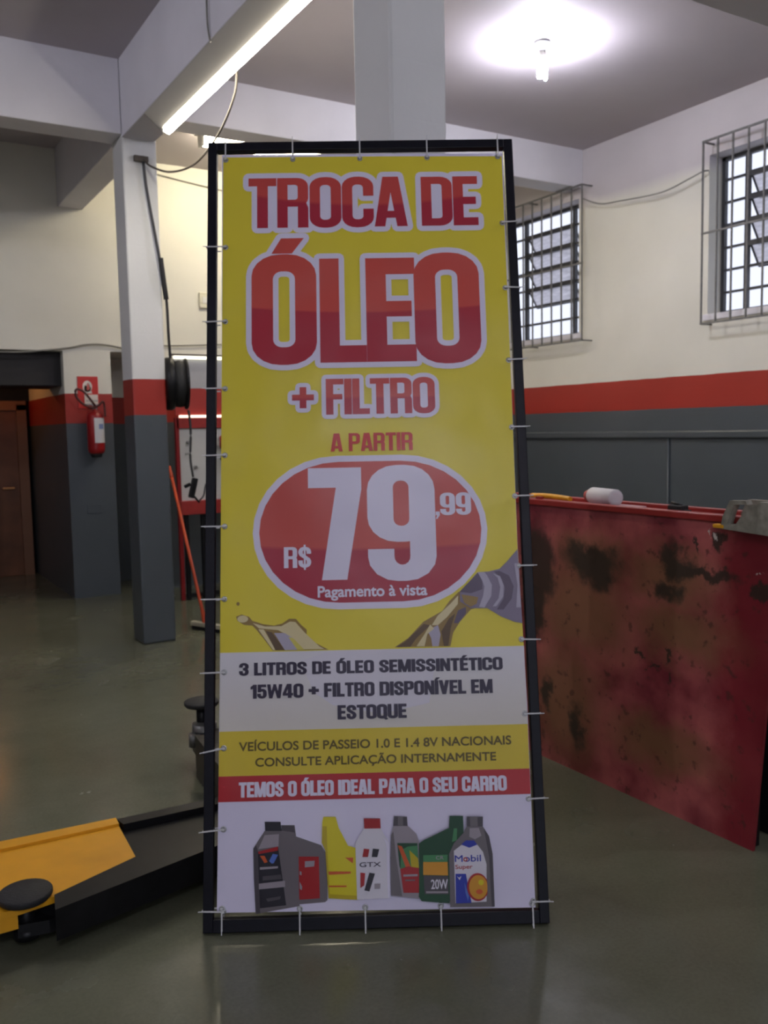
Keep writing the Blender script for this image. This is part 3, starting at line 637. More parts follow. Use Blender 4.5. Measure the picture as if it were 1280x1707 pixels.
V = {
 'white': vinyl('print_white', (.76, .72, .90)), 'yellow': vinyl('print_yellow', (.78, .65, .05)),
 'yellow2': vinyl('print_yellow_deep', (.70, .54, .04)), 'cream': vinyl('print_cream', (.70, .66, .60), (.74, .72, .76), .71, 0, .10),
 'red': vinyl('print_red', (.48, .025, .032)), 'navy': vinyl('print_navy', (.035, .026, .055)),
 'olive': vinyl('print_olive', (.12, .085, .01)), 'softwhite': vinyl('print_soft_white', (.77, .73, .88)),
 'red_a': vinyl('print_red_head_a', (.44, .030, .055), (.60, .075, .065), 2.322, .25, .006),
 'red_b': vinyl('print_red_head_b', (.44, .030, .050), (.62, .085, .065), 1.940, .13, .004),
 'red_c': vinyl('print_red_head_c', (.46, .030, .050), (.58, .070, .060), 1.647, .0, .004),
 'red_d': vinyl('print_red_badge', (.42, .028, .055), (.58, .085, .070), 1.146, .10, .006),
 'red_e': vinyl('print_red_plain', (.58, .035, .030)),
 'black': vinyl('print_black', (.015, .012, .02)), 'grey': vinyl('print_bottle_grey', (.16, .14, .15)),
 'grey2': vinyl('print_bottle_light', (.34, .30, .33)), 'dgrey': vinyl('print_bottle_dark', (.07, .06, .07)),
 'blue': vinyl('print_blue', (.02, .035, .36)), 'lblue': vinyl('print_light_blue', (.10, .18, .55)), 'orange': vinyl('print_orange', (.62, .10, .02)),
 'gold': vinyl('print_gold', (.66, .30, .02)), 'dgreen': vinyl('print_dark_green', (.008, .06, .022)), 'green': vinyl('print_green', (.06, .24, .09)),
 'bred': vinyl('print_bottle_red', (.38, .012, .015)), 'byel': vinyl('print_bottle_yellow', (.70, .60, .01)), 'byel2': vinyl('print_bottle_yellow_shade', (.52, .40, .01)),
 'oil': vinyl('print_oil', (.30, .19, .05)), 'oild': vinyl('print_oil_dark', (.12, .07, .03)), 'oill': vinyl('print_oil_light', (.72, .62, .34)), 'oily': vinyl('print_oil_yellow', (.66, .58, .12)),
 'mauve': vinyl('print_mauve', (.24, .20, .28)), 'mauved': vinyl('print_mauve_dark', (.12, .09, .14)), 'mauvel': vinyl('print_mauve_light', (.46, .42, .52)),
 'haze': vinyl('print_haze', (.72, .69, .76)),
}
sheet = MB()
PTS = [(.0485, .0560), (.60, .050), (1.003, .0455), (1.0065, .65), (1.001, 1.15), (1.0045, 1.75), (1.009, 2.504), (.60, 2.508), (.048, 2.511), (.0500, 1.6), (.0480, .8), (.042, .0565)]
PTS = [(.0415, .0565), (.60, .050), (1.003, .0455), (1.0065, .65), (.999, 1.15), (1.0035, 1.75), (1.009, 2.504), (.60, 2.508), (.0478, 2.511), (.0493, 1.6), (.0482, .83)]
sheet.prism(PTS, -.006, -.0045)
sheet = sheet.build('banner_sheet', V['white'], st)

# ---- lettering: heavy condensed capitals drawn as outlines (cap height 1)
def rr(x0, y0, x1, y1, r, ry=None, corners=(1, 1, 1, 1), n=5):
    ry = r if ry is None else ry; out = []
    for ci, (cx, cy, a0) in enumerate(((x1, y1, 0), (x0, y1, 90), (x0, y0, 180), (x1, y0, 270))):
        k = corners[ci]; ox = -1 if ci in (0, 3) else 1; oy = -1 if ci in (0, 1) else 1
        for j in range(n + 1):
            a = math.radians(a0 + 90 * j / n)
            out.append((cx + k * r * (ox + math.cos(a)), cy + k * ry * (oy + math.sin(a))))
    return out
def box2(x0, y0, x1, y1): return ('p', [(x0, y0), (x1, y0), (x1, y1), (x0, y1)])
def arc(cx, cy, rx, ry, a0, a1, n=7):
    return [(cx + rx * math.cos(math.radians(a0 + (a1 - a0) * i / n)), cy + ry * math.sin(math.radians(a0 + (a1 - a0) * i / n))) for i in range(n + 1)]
def stroke(pts, w, wy=None):
    wy = w if wy is None else wy; A, B = [], []
    for i, p in enumerate(pts):
        a = pts[max(i - 1, 0)]; c = pts[min(i + 1, len(pts) - 1)]
        dx, dy = c[0] - a[0], c[1] - a[1]; l = math.hypot(dx, dy) or 1
        nx, ny = -dy / l * w / 2, dx / l * wy / 2
        A.append((p[0] + nx, p[1] + ny)); B.append((p[0] - nx, p[1] - ny))
    return ('s', A, B)
tk = .165; th = .145
def ring(o, i): return ('r', o, i)
O_ = lambda w=.50: [ring(rr(0, -.01, w, 1.01, .22, .20), rr(tk, .15, w - tk, .85, .07, .07))]
def C_(w=.50):
    o = rr(0, -.01, w, 1.01, .22, .20); i = rr(tk, .15, w - tk, .85, .07, .07)
    return [('s', [(w, .62)] + o + [(w, .36)], [(w - tk, .62)] + i + [(w - tk, .36)])]
def S_(w=.48):
    a, c = w - .085, .085; m = w / 2
    pts = [(a, .66)] + arc(m, .765, a - m, .165, 0, 180) + [(c, .70), (c + .03, .62), (a - .03, .40), (a, .32)] + arc(m, .235, a - m, .165, 0, -180) + [(c, .35)]
    return [stroke(pts, .165, .15)]
def P_(w=.49, lo=.40): return [box2(0, 0, tk, 1), ring(rr(0, lo, w, 1, .17, .17, (1, 0, 0, 1)), rr(tk, lo + .14, w - tk, .86, .05, .05, (1, 0, 0, 1)))]
E_ = [box2(0, 0, tk, 1), box2(0, 0, .40, .16), box2(0, .84, .40, 1), box2(0, .43, .37, .58)]
ACUTE = ('p', [(.16, 1.06), (.30, 1.06), (.44, 1.22), (.24, 1.22)])
GL = {
 'A': (.52, [('p', [(0, 0), (.165, 0), (.265, .72), (.30, 1), (.135, 1)]), ('p', [(.52, 0), (.355, 0), (.255, .72), (.22, 1), (.385, 1)]), box2(.11, .17, .41, .31)]),
 'C': (.50, C_()), 'D': (.50, [ring(rr(0, 0, .50, 1, .20, .18, (1, 0, 0, 1)), rr(tk, .15, .50 - tk, .85, .05, .05, (1, 0, 0, 1)))]),
 'E': (.41, E_), 'F': (.40, [box2(0, 0, tk, 1), box2(0, .84, .40, 1), box2(0, .42, .37, .57)]),
 'G': (.50, C_() + [box2(.26, .36, .50, .50)]), 'I': (.17, [box2(0, 0, .17, 1)]), 'L': (.39, [box2(0, 0, tk, 1), box2(0, 0, .39, .16)]),
 'M': (.66, [box2(0, 0, .15, 1), box2(.51, 0, .66, 1), ('p', [(.0, 1), (.20, 1), (.39, 0), (.26, 0)]), ('p', [(.66, 1), (.46, 1), (.27, 0), (.40, 0)])]),
 'N': (.50, [box2(0, 0, .145, 1), box2(.355, 0, .50, 1), ('p', [(0, 1), (.17, 1), (.50, 0), (.33, 0)])]),
 'O': (.50, O_()), 'P': (.49, P_()), 'Q': (.50, O_() + [('p', [(.27, .12), (.40, .16), (.54, -.06), (.42, -.10)])]),
 'R': (.50, P_(.49, .42) + [('p', [(.325, 0), (.49, 0), (.49, .40), (.45, .52), (.28, .52), (.325, .42)])]),
 'S': (.48, S_()), 'T': (.44, [box2(0, .84, .44, 1), box2(.135, 0, .305, 1)]),
 'U': (.50, [('s', [(0, 1)] + rr(0, -.01, .50, 1, .22, .20)[12:] + [(.50, 1)], [(tk, 1)] + rr(tk, .15, .50 - tk, .9, .07, .07)[12:] + [(.50 - tk, 1)])]),
 'V': (.52, [('p', [(0, 1), (.17, 1), (.29, .25), (.32, 0), (.17, 0)]), ('p', [(.52, 1), (.35, 1), (.23, .25), (.20, 0), (.35, 0)])]),
 'W': (.78, [('p', [(0, 1), (.15, 1), (.25, 0), (.10, 0)]), ('p', [(.34, 1), (.46, 1), (.25, 0), (.13, 0)][::1]), ('p', [(.32, 1), (.44, 1), (.65, 0), (.53, 0)]), ('p', [(.63, 1), (.78, 1), (.68, 0), (.53, 0)])]),
 '0': (.50, O_()), '1': (.30, [box2(.13, 0, .30, 1), ('p', [(0, .70), (0, .84), (.16, 1), (.2, 1), (.2, .76)])]),
 '3': (.48, [stroke([(.085, .68)] + arc(.24, .765, .155, .165, 180, 0) + [(.395, .66), (.36, .57), (.22, .52)], .165, .15), stroke([(.22, .52), (.36, .47), (.395, .36)] + arc(.24, .235, .155, .165, 0, -180) + [(.085, .34)], .165, .15)]),
 '4': (.52, [box2(.27, 0, .44, 1), box2(0, .18, .52, .32), ('p', [(0, .32), (.14, .32), (.30, .86), (.30, 1), (.22, 1)])]),
 '5': (.48, [box2(.03, .85, .45, 1), box2(.03, .48, .18, .9), stroke([(.10, .52), (.16, .58)] + arc(.25, .46, .145, .14, 110, 0) + [(.395, .3)] + arc(.24, .235, .155, .165, 0, -180) + [(.085, .32)], .165, .15)]),
 '7': (.48, [('p', [(0, 1), (.48, 1), (.48, .80), (.465, .72), (.34, 0), (.115, 0), (.25, .82), (0, .82)])]),
 '9': (.56, [ring(rr(0, .33, .56, 1.01, .24, .22), rr(.215, .47, .345, .87, .06, .06)),
             ('s', [(.56, .6)] + [(.56 - .24 * (1 - math.cos(math.radians(a))), .20 - .21 * math.sin(math.radians(a))) for a in (0, 20, 45, 70, 90)] + [(.24 - .24 * math.sin(math.radians(a)), .20 - .21 * math.cos(math.radians(a))) for a in (0, 20, 45, 70, 90)] + [(0, .27)],
              [(.345, .6)] + [(.345 - .065 * (1 - math.cos(math.radians(a))), .20 - .07 * math.sin(math.radians(a))) for a in (0, 20, 45, 70, 90)] + [(.28 - .065 * math.sin(math.radians(a)), .20 - .07 * math.cos(math.radians(a))) for a in (0, 20, 45, 70, 90)] + [(.215, .27)])]),
 '$': (.48, S_() + [box2(.205, -.10, .275, 1.10)]), '+': (.52, [box2(0, .40, .52, .58), box2(.17, .22, .35, .76)]),
 ',': (.14, [('p', [(0, .16), (.15, .16), (.15, .0), (.06, -.17), (0, -.17), (.05, 0), (0, 0)])]), ' ': (.20, []),
 'É': (.41, E_ + [('p', [(.10, 1.06), (.22, 1.06), (.36, 1.22), (.18, 1.22)])]), 'Í': (.17, [box2(0, 0, .17, 1), ('p', [(.0, 1.06), (.11, 1.06), (.25, 1.22), (.08, 1.22)])]),
 'Ó': (.50, O_() + [ACUTE]),
}
def union2d(polys):
    vs, fs = [], []
    for q in polys:
        k = len(vs); vs += [Vector(p) for p in q]
        a = sum(q[i][0] * q[(i + 1) % len(q)][1] - q[(i + 1) % len(q)][0] * q[i][1] for i in range(len(q)))
        if abs(a) < 1e-10: continue
        ix = list(range(k, k + len(q))); fs.append(ix if a > 0 else ix[::-1])
    r = delaunay_2d_cdt(vs, [], fs, 1, 1e-6)
    bb = [(min(p[0] for p in q), min(p[1] for p in q), max(p[0] for p in q), max(p[1] for p in q), q) for q in polys]
    def inside(x, y):
        for x0, y0, x1, y1, q in bb:
            if x < x0 or x > x1 or y < y0 or y > y1: continue
            c = False; j = len(q) - 1
            for i in range(len(q)):
                if (q[i][1] > y) != (q[j][1] > y) and x < (q[j][0] - q[i][0]) * (y - q[i][1]) / (q[j][1] - q[i][1]) + q[i][0]: c = not c
                j = i
            if c: return True
        return False
    keep = []
    for f in r[2]:
        if inside(sum(r[0][i][0] for i in f) / len(f), sum(r[0][i][1] for i in f) / len(f)): keep.append(f)
    return r[0], keep
class Print:
    def __init__(s, name): s.name = name; s.bm = bmesh.new(); s.mats = []; s.n = -.0045; s.step = .00035
    def mi(s, c):
        if c not in s.mats: s.mats.append(c)
        return s.mats.index(c)
    def layer(s, k=1): s.n += s.step * k
    def poly(s, pts, c, new=True):
        if new: s.layer()
        f = s.bm.faces.new([s.bm.verts.new((p[0], p[1], s.n)) for p in pts]); f.material_index = s.mi(c)
        f.normal_update()
        if f.normal.z < 0: f.normal_flip()
        if len(pts) > 4: bmesh.ops.triangulate(s.bm, faces=[f])
    def flat(s, polys, c):
        vs, fs = union2d(polys); mi = s.mi(c)
        V_ = [s.bm.verts.new((v[0], v[1], s.n)) for v in vs]
        for f in fs:
            try:
                g = s.bm.faces.new([V_[i] for i in f]); g.material_index = mi; g.normal_update()
                if g.normal.z < 0: g.normal_flip()
            except ValueError: pass
        bmesh.ops.delete(s.bm, geom=[v for v in V_ if not v.link_faces], context='VERTS')
    def strip(s, A, B, closed):
        n = len(A); out = []
        for i in range(n if closed else n - 1):
            j = (i + 1) % n; q = [A[i], A[j], B[j], B[i]]; q2 = []
            for t in q:
                if not q2 or math.dist(q2[-1], t) > 1e-6: q2.append(t)
            if math.dist(q2[0], q2[-1]) < 1e-6: q2.pop()
            if len(q2) > 2: out.append(q2)
        return out
    def capsules(s, pts, r):
        n = len(pts); out = []
        for i in range(n):
            a, b = pts[i], pts[(i + 1) % n]; dx, dy = b[0] - a[0], b[1] - a[1]; l = math.hypot(dx, dy)
            if l < 1e-6: continue
            nx, ny = -dy / l * r, dx / l * r
            out.append([(a[0] + nx, a[1] + ny), (a[0] - nx, a[1] - ny), (b[0] - nx, b[1] - ny), (b[0] + nx, b[1] + ny)])
            out.append([(a[0] + r * math.cos(k * PI / 5), a[1] + r * math.sin(k * PI / 5)) for k in range(10)])
        return out
    def glyphs(s, text, u0, v0, u1, cap, gap=.03, gaps=None):
        tot = 0
        for i, ch in enumerate(text): tot += GL[ch][0] + (gap if i < len(text) - 1 else 0)
        sx = (u1 - u0) / tot; x = 0; out = []
        for ch in text:
            w, pcs = GL[ch]
            for pc in pcs: out.append((pc[0],) + tuple([(u0 + (x + p[0]) * sx, v0 + p[1] * cap) for p in P] for P in pc[1:]))
            x += w + gap
        return out
    def shapes(s, pcs):
        out = []
        for pc in pcs: out += [pc[1]] if pc[0] == 'p' else s.strip(pc[1], pc[2], pc[0] == 'r')
        return out
    def draw(s, pcs, c): s.layer(); s.flat(s.shapes(pcs), c)
    def outline(s, pcs, r, c):
        s.layer(); out = s.shapes(pcs)
        for pc in pcs:
            if pc[0] == 'p': out += s.capsules(pc[1], r)
            elif pc[0] == 'r': out += s.capsules(pc[1], r) + s.capsules(pc[2], r)
            else: out += s.capsules(pc[1] + pc[2][::-1], r)
        s.flat(out, c)
    def text(s, txt, u0, v0, u1, cap, c, gap=.03, out=None, outc='softwhite'):
        g = s.glyphs(txt, u0, v0, u1, cap, gap)
        if out: s.outline(g, out, outc)
        s.draw(g, c)
    def font(s, txt, u0, v0, u1, cap, c, off=.02, capref='H'):
        s.layer()
        cu = bpy.data.curves.new('lettering_curve', 'FONT'); cu.body = txt; cu.size = 1
        ob = bpy.data.objects.new('lettering_tmp', cu); me = bpy.data.meshes.new_from_object(ob)
        cu2 = bpy.data.curves.new('lettering_ref', 'FONT'); cu2.body = capref; cu2.size = 1
        ob2 = bpy.data.objects.new('lettering_ref', cu2); m2 = bpy.data.meshes.new_from_object(ob2)
        capn = max(v.co.y for v in m2.vertices)
        x0 = min(v.co.x for v in me.vertices); x1 = max(v.co.x for v in me.vertices)
        sx = (u1 - u0) / (x1 - x0); sy = cap / capn; mi = s.mi(c)
        co = [(u0 + (v.co.x - x0) * sx, v0 + v.co.y * sy) for v in me.vertices]
        cnt = {}
        for p in me.polygons:
            for e in p.edge_keys: cnt[e] = cnt.get(e, 0) + 1
        polys = [[co[i] for i in p.vertices] for p in me.polygons]; r = off * cap / 1.4
        if r > 0:
            for (i, j), k in cnt.items():
                if k == 1:
                    a, b = co[i], co[j]; dx, dy = b[0] - a[0], b[1] - a[1]; l = math.hypot(dx, dy)
                    if l < 1e-7: continue
                    nx, ny = -dy / l * r, dx / l * r; ex, ey = dx / l * r * .6, dy / l * r * .6
                    polys.append([(a[0] + nx - ex, a[1] + ny - ey), (a[0] - nx - ex, a[1] - ny - ey), (b[0] - nx + ex, b[1] - ny + ey), (b[0] + nx + ex, b[1] + ny + ey)])
        s.flat(polys, c)
        bpy.data.objects.remove(ob); bpy.data.objects.remove(ob2); bpy.data.meshes.remove(me); bpy.data.meshes.remove(m2); bpy.data.curves.remove(cu); bpy.data.curves.remove(cu2)
    def ellipse(s, cx, cy, rx, ry, c, new=True, n=36):
        s.poly([(cx + rx * math.cos(2 * PI * k / n), cy + ry * math.sin(2 * PI * k / n)) for k in range(n)], c, new)
    def build(s, label=None):
        me = bpy.data.meshes.new(s.name); s.bm.to_mesh(me); s.bm.free()
        for c in s.mats: me.materials.append(V[c])
        o = bpy.data.objects.new(s.name, me); COL.objects.link(o); o.parent = sheet
        if label: o['label'] = label
        return o

p = Print('printed_background'); 
p.poly([(.0478, .829), (1.0040, .829), (.9985, 1.15), (1.003, 1.75), (1.0055, 2.494), (.60, 2.499), (.0520, 2.502), (.0493, 1.6)], 'yellow')
p.poly([(.0468, .588), (1.0050, .588), (1.0045, .829), (.0478, .829)], 'cream')
p.poly([(.0452, .4535), (1.0045, .4535), (1.0050, .588), (.0468, .588)], 'yellow2')
p.poly([(.0445, .3775), (1.0040, .3775), (1.0045, .4535), (.0452, .4535)], 'red')
p.build('flat yellow, cream, red and white printed bands')
BASE = .0008

p = Print('printed_headline'); p.n += BASE
q = p.glyphs('TROCA', .138, 2.243, .676, .180, .012) + p.glyphs('DE', .724, 2.243, .919, .178, .012)
p.outline(q, .0185, 'softwhite'); p.draw(q, 'red_a')
p.n += .0003
# second line, each letter placed
let = []
let += p.glyphs('O', .1479, 1.766, .3640, .378); let += p.glyphs('L', .3745, 1.7675, .5285, .363); let += p.glyphs('E', .5290, 1.7675, .6975, .362); let += p.glyphs('O', .6900, 1.762, .9095, .380)
let += [('p', [(.2146, 2.150), (.2830, 2.150), (.3240, 2.205), (.2470, 2.2045)])]
p.outline(let, .0185, 'softwhite'); p.draw(let, 'red_b')
p.n += .0003
let = p.glyphs('FILTRO', .391, 1.5905, .749, .121, .012) + [('p', [(.280, 1.640), (.3516, 1.640), (.3516, 1.660), (.280, 1.660)]), ('p', [(.305, 1.6137), (.327, 1.6137), (.327, 1.685), (.305, 1.685)])]
p.outline(let, .0145, 'softwhite'); p.draw(let, 'red_c')
p.text('A PARTIR', .404, 1.467, .672, .060, 'red_e', .03)
p.build('red lettering with white outlines')

p = Print('printed_price_badge'); p.n += BASE
def superoval(x0, y0, x1, y1, flat, n=16):
    cx0, cx1 = x0 + (x1 - x0) * flat, x1 - (x1 - x0) * flat; cy = (y0 + y1) / 2; ry = (y1 - y0) / 2
    out = []
    for k in range(n + 1):
        a = -PI / 2 + PI * k / n; out.append((cx1 + (x1 - cx1) * math.cos(a), cy + ry * math.sin(a)))
    for k in range(n + 1):
        a = PI / 2 + PI * k / n; out.append((cx0 + (cx0 - x0) * math.cos(a), cy + ry * math.sin(a)))
    return out
p.poly(superoval(.1508, .9565, .9040, 1.4530, .36), 'softwhite')
p.poly(superoval(.1715, .9775, .8845, 1.4330, .36), 'red_d')
p.text('7', .329, 1.050, .501, .3635, 'softwhite')
p.text('9', .5187, 1.046, .7376, .369, 'softwhite')
p.text(',99', .739, 1.2515, .8540, .072, 'softwhite', .03)
p.text('R$', .250, 1.091, .337, .067, 'softwhite', .03)
p.font('Pagamento à vista', .3574, .9965, .7031, .0335, 'softwhite', .05, 'P')
p.build('red oval badge with the white price')

p = Print('printed_oil_splash'); p.n += BASE
p.poly([(0.0979, 0.9408), (0.115, 0.9476), (0.1385, 0.9398), (0.1492, 0.9268), (0.1833, 0.9154), (0.2175, 0.9104), (0.2432, 0.9162), (0.2647, 0.9306), (0.2861, 0.9301), (0.303, 0.9105), (0.32, 0.8953), (0.3198, 0.8804), (0.3494, 0.8522), (0.3876, 0.8315), (0.3108, 0.832), (0.2129, 0.8325), (0.1874, 0.8666), (0.1619, 0.8989), (0.1491, 0.9119), (0.1235, 0.9146), (0.1022, 0.9279)], 'oil')
p.ellipse(.119, .933, .017, .011, 'oill')
p.poly([(.150, .920), (.19, .908), (.24, .908), (.268, .922), (.285, .920), (.30, .902), (.315, .885), (.36, .842), (.375, .834), (.30, .834), (.262, .878), (.23, .896), (.17, .903)], 'oill')
p.poly([(.168, .900), (.185, .899), (.222, .834), (.214, .834), (.190, .868)], 'oill')
p.poly([(0.1918, 0.894), (0.211, 0.8893), (0.2512, 0.833), (0.2214, 0.833)], 'oild')
p.poly([(0.2174, 0.887), (0.2515, 0.8862), (0.277, 0.8687), (0.3108, 0.833), (0.2512, 0.833)], 'mauvel')
p.poly([(.262, .874), (.278, .869), (.312, .833), (.290, .833)], 'oily')
p.build('printed golden oil splash')
p = Print('printed_bottle_neck'); p.n += BASE
p.poly([(0.8038, 1.0033), (0.7725, 0.9738), (0.7499, 0.9443), (0.6885, 0.9115), (0.6398, 0.8616), (0.5963, 0.8340), (0.7719, 0.8331), (0.782, 0.8753), (0.8047, 0.9089), (0.8406, 0.9466), (0.8669, 0.9545), (0.8644, 1.0019)], 'oil')
p.poly([(.63, .851), (.60, .834), (.645, .834), (.665, .86), (.71, .90), (.69, .905)], 'oild')
p.poly([(.735, .930), (.775, .965), (.802, .992), (.80, .965), (.765, .925), (.735, .90), (.715, .90)], 'oill')
p.poly([(.70, .885), (.735, .90), (.742, .87), (.735, .834), (.715, .834), (.712, .86)], 'mauvel')
p.poly([(0.7223, 0.8894), (0.7003, 0.8729), (0.6905, 0.835), (0.6648, 0.8356), (0.6917, 0.8731), (0.7098, 0.9025)], 'oill')
p.poly([(.745, .88), (.77, .92), (.79, .935), (.775, .89), (.765, .834), (.752, .834)], 'oild')
p.poly([(.800, .945), (.825, .955), (.825, .935), (.80, .905), (.785, .905)], 'mauved')
p.poly([(0.8668, 1.0646), (0.9017, 1.066), (0.9369, 1.0739), (.96, 1.095), (0.9975, 1.1359), (1.000, 1.0377), (1.0022, 0.9001), (0.9771, 0.9049), (0.9347, 0.923), (0.8926, 0.9497), (0.8408, 0.9508), (0.807, 0.9731), (0.8081, 1.0032)], 'mauve')
p.poly([(0.8668, 1.0625), (0.8811, 1.0405), (0.8799, 1.0102), (0.8426, 0.9981), (0.806, 1.0032)], 'mauved')
p.poly([(0.8668, 1.0646), (0.8789, 1.0405), (0.8867, 1.0187), (0.8812, 0.9886), (0.8669, 0.9545), (0.8841, 0.952), (0.9072, 0.988), (0.9108, 1.0225), (0.8968, 1.0531), (0.8886, 1.0641)], 'mauvel')
p.poly([(0.9366, 1.0674), (0.9664, 1.0516), (0.98, 1.0166), (0.9718, 0.978), (0.9443, 0.9442), (0.9227, 0.9447), (0.9458, 0.9786), (0.9516, 1.0129), (0.9441, 1.0391), (0.9191, 1.0656)], 'mauved')
p.poly([(.915, 1.06), (.93, 1.045), (.937, 1.015), (.93, .98), (.91, .955), (.922, .955), (.945, .985), (.948, 1.02), (.938, 1.05)], 'mauvel')
p.poly([(.985, 1.09), (.997, 1.09), (1.0, .95), (.985, .95), (.992, 1.02)], 'mauvel')
p.poly([(.812, .995), (.84, .99), (.865, .985), (.86, .965), (.84, .955), (.82, .968)], 'oil')
p.build('printed grey bottle neck pouring golden oil')

p = Print('printed_oil_drop'); p.n += BASE; p.ellipse(.104, .981, .005, .006, 'oil'); p.build('tiny oil drop')
p = Print('printed_offer_text'); p.n += BASE
p.poly([(.30, .800), (.40, .828), (.62, .828), (.80, .828), (.72, .77), (.70, .66), (.55, .63), (.40, .66), (.34, .70)], 'haze')
p.n += .0003
p.text('3 LITROS DE ÓLEO SEMISSINTÉTICO', .1084, .7575, .9335, .0375, 'navy', .055, .0011, 'navy')
p.text('15W40 + FILTRO DISPONÍVEL EM', .1443, .6865, .899, .0410, 'navy', .055, .0011, 'navy')
p.text('ESTOQUE', .4145, .6170, .628, .0415, 'navy', .055, .0011, 'navy')
p.font('VEÍCULOS DE PASSEIO 1.0 E 1.4 8V NACIONAIS', .1086, .5285, .9500, .0253, 'olive', .045)
p.font('CONSULTE APLICAÇÃO INTERNAMENTE', .1587, .4812, .9009, .0245, 'olive', .045)
p.text('TEMOS O ÓLEO IDEAL PARA O SEU CARRO', .1087, .3910, .930, .0430, 'softwhite', .055, .0011, 'softwhite')
p.build('dark, olive and white lines of offer text')

p = Print('printed_oil_bottles'); p.n += BASE
# second bottle (behind the first)
p.poly([(.2377, .303), (.2771, .3041), (.2815, .2709), (.358, .2433), (.3764, .2128), (.3745, .085), (.368, .0785), (.2891, .0742), (.26, .09)], 'grey')
p.poly([(.2362, .3052), (.2771, .3041), (.2771, .280), (.2377, .280)], 'dgrey')
p.poly([(0.2888, 0.2122), (0.3498, 0.2105), (0.3514, 0.0902), (0.2892, 0.0875)], 'bred')
p.poly([(0.3074, 0.1982), (0.3371, 0.1989), (0.3354, 0.1826), (0.3072, 0.1803)], 'grey2')
p.poly([(.2915, .17), (.297, .168), (.297, .158), (.2915, .16)], 'grey2'); p.poly([(.291, .14), (.299, .125), (.297, .115), (.291, .12)], 'grey2')
# first bottle
p.poly([(.1861, .290), (.1671, .2634), (.1514, .2398), (.153, .15), (.1580, .0530), (.1605, .0514), (.2906, .0698), (.284, .225), (.2767, .2635), (.2767, .283), (.2362, .290)], 'grey')
p.poly([(.1514, .2398), (.160, .250), (.1655, .2305), (.171, .0672), (.172, .0530), (.1590, .0514), (.153, .15)], 'dgrey')
p.poly([(0.1861, 0.3171), (0.2347, 0.3158), (0.2377, 0.2886), (0.1876, 0.2899)], 'black')
p.poly([(0.1671, 0.2379), (0.1859, 0.2779), (0.2298, 0.2798), (0.2281, 0.2438)], 'grey2')
p.poly([(0.1655, 0.2305), (0.2265, 0.2438), (0.2503, 0.0738), (0.1713, 0.0672)], 'black')
p.poly([(.166, .2305), (.2262, .2438), (.2258, .232), (.168, .223)], 'bred')
p.poly([(0.1717, 0.2183), (0.1857, 0.218), (0.195, 0.1998), (0.1857, 0.1971)], 'orange')
p.poly([(0.2264, 0.2198), (0.2108, 0.2233), (0.1997, 0.2026), (0.2075, 0.195), (0.2137, 0.1963)], 'lblue')
p.poly([(0.1716, 0.1855), (0.2262, 0.187), (0.2261, 0.1811), (0.1716, 0.1781)], 'grey2')
p.poly([(0.1684, 0.1381), (0.2477, 0.1448), (0.2476, 0.127), (0.1684, 0.1218)], 'grey2')
p.poly([(.18, .159), (.235, .163), (.238, .150), (.18, .147)], 'dgrey'); p.poly([(.19, .095), (.235, .101), (.232, .092), (.195, .086)], 'dgrey')
# yellow bottle
p.poly([(0.3654, 0.3275), (0.4032, 0.3265), (0.4121, 0.293), (0.4395, 0.2411), (0.4613, 0.2345), (0.4663, 0.084), (0.3778, 0.0909), (0.3703, 0.2279), (0.3597, 0.2522), (0.362, 0.3125)], 'byel')
p.poly([(.362, .300), (.375, .300), (.376, .235), (.382, .10), (.3778, .0909), (.3703, .2279), (.3597, .2522)], 'byel2')
p.poly([(.38, .103), (.465, .096), (.4663, .084), (.3778, .0909)], 'byel2')
p.poly([(0.4295, 0.2069), (0.4546, 0.2062), (0.4527, 0.1898)], 'orange')
p.poly([(0.3789, 0.168), (0.446, 0.1661), (0.4459, 0.1602), (0.3803, 0.1584)], 'orange'); p.poly([(0.3799, 0.1278), (0.4328, 0.1264), (0.4328, 0.1219), (0.3798, 0.1234)], 'orange')
# white bottle
p.poly([(.4887, .291), (.4616, .249), (.4640, .085), (.5640, .0870), (.5655, .2455), (.552, .267), (.5397, .2905)], 'haze')
p.poly([(.548, .262), (.5655, .2455), (.564, .088), (.557, .088), (.556, .24)], 'softwhite')
p.poly([(0.4887, 0.3199), (0.5386, 0.3186), (0.5397, 0.2895), (0.4899, 0.290)], 'bred')
p.poly([(.4870, .2319), (.5040, .2298), (.4993, .2071), (.4822, .2076)], 'bred'); p.poly([(0.5143, 0.2312), (0.534, 0.229), (0.5275, 0.2063), (0.5104, 0.2068)], 'black')
p.font('GTX', .4735, .1790, .5375, .0130, 'navy', .03)
p.poly([(0.4754, 0.163), (0.4898, 0.161), (0.4866, 0.1262), (0.4745, 0.1184)], 'bred'); p.poly([(0.5026, 0.1622), (0.5196, 0.1593), (0.5015, 0.108), (0.4863, 0.1117)], 'black')
p.poly([(.517, .130), (.535, .130), (.534, .115), (.517, .115)], 'grey2')
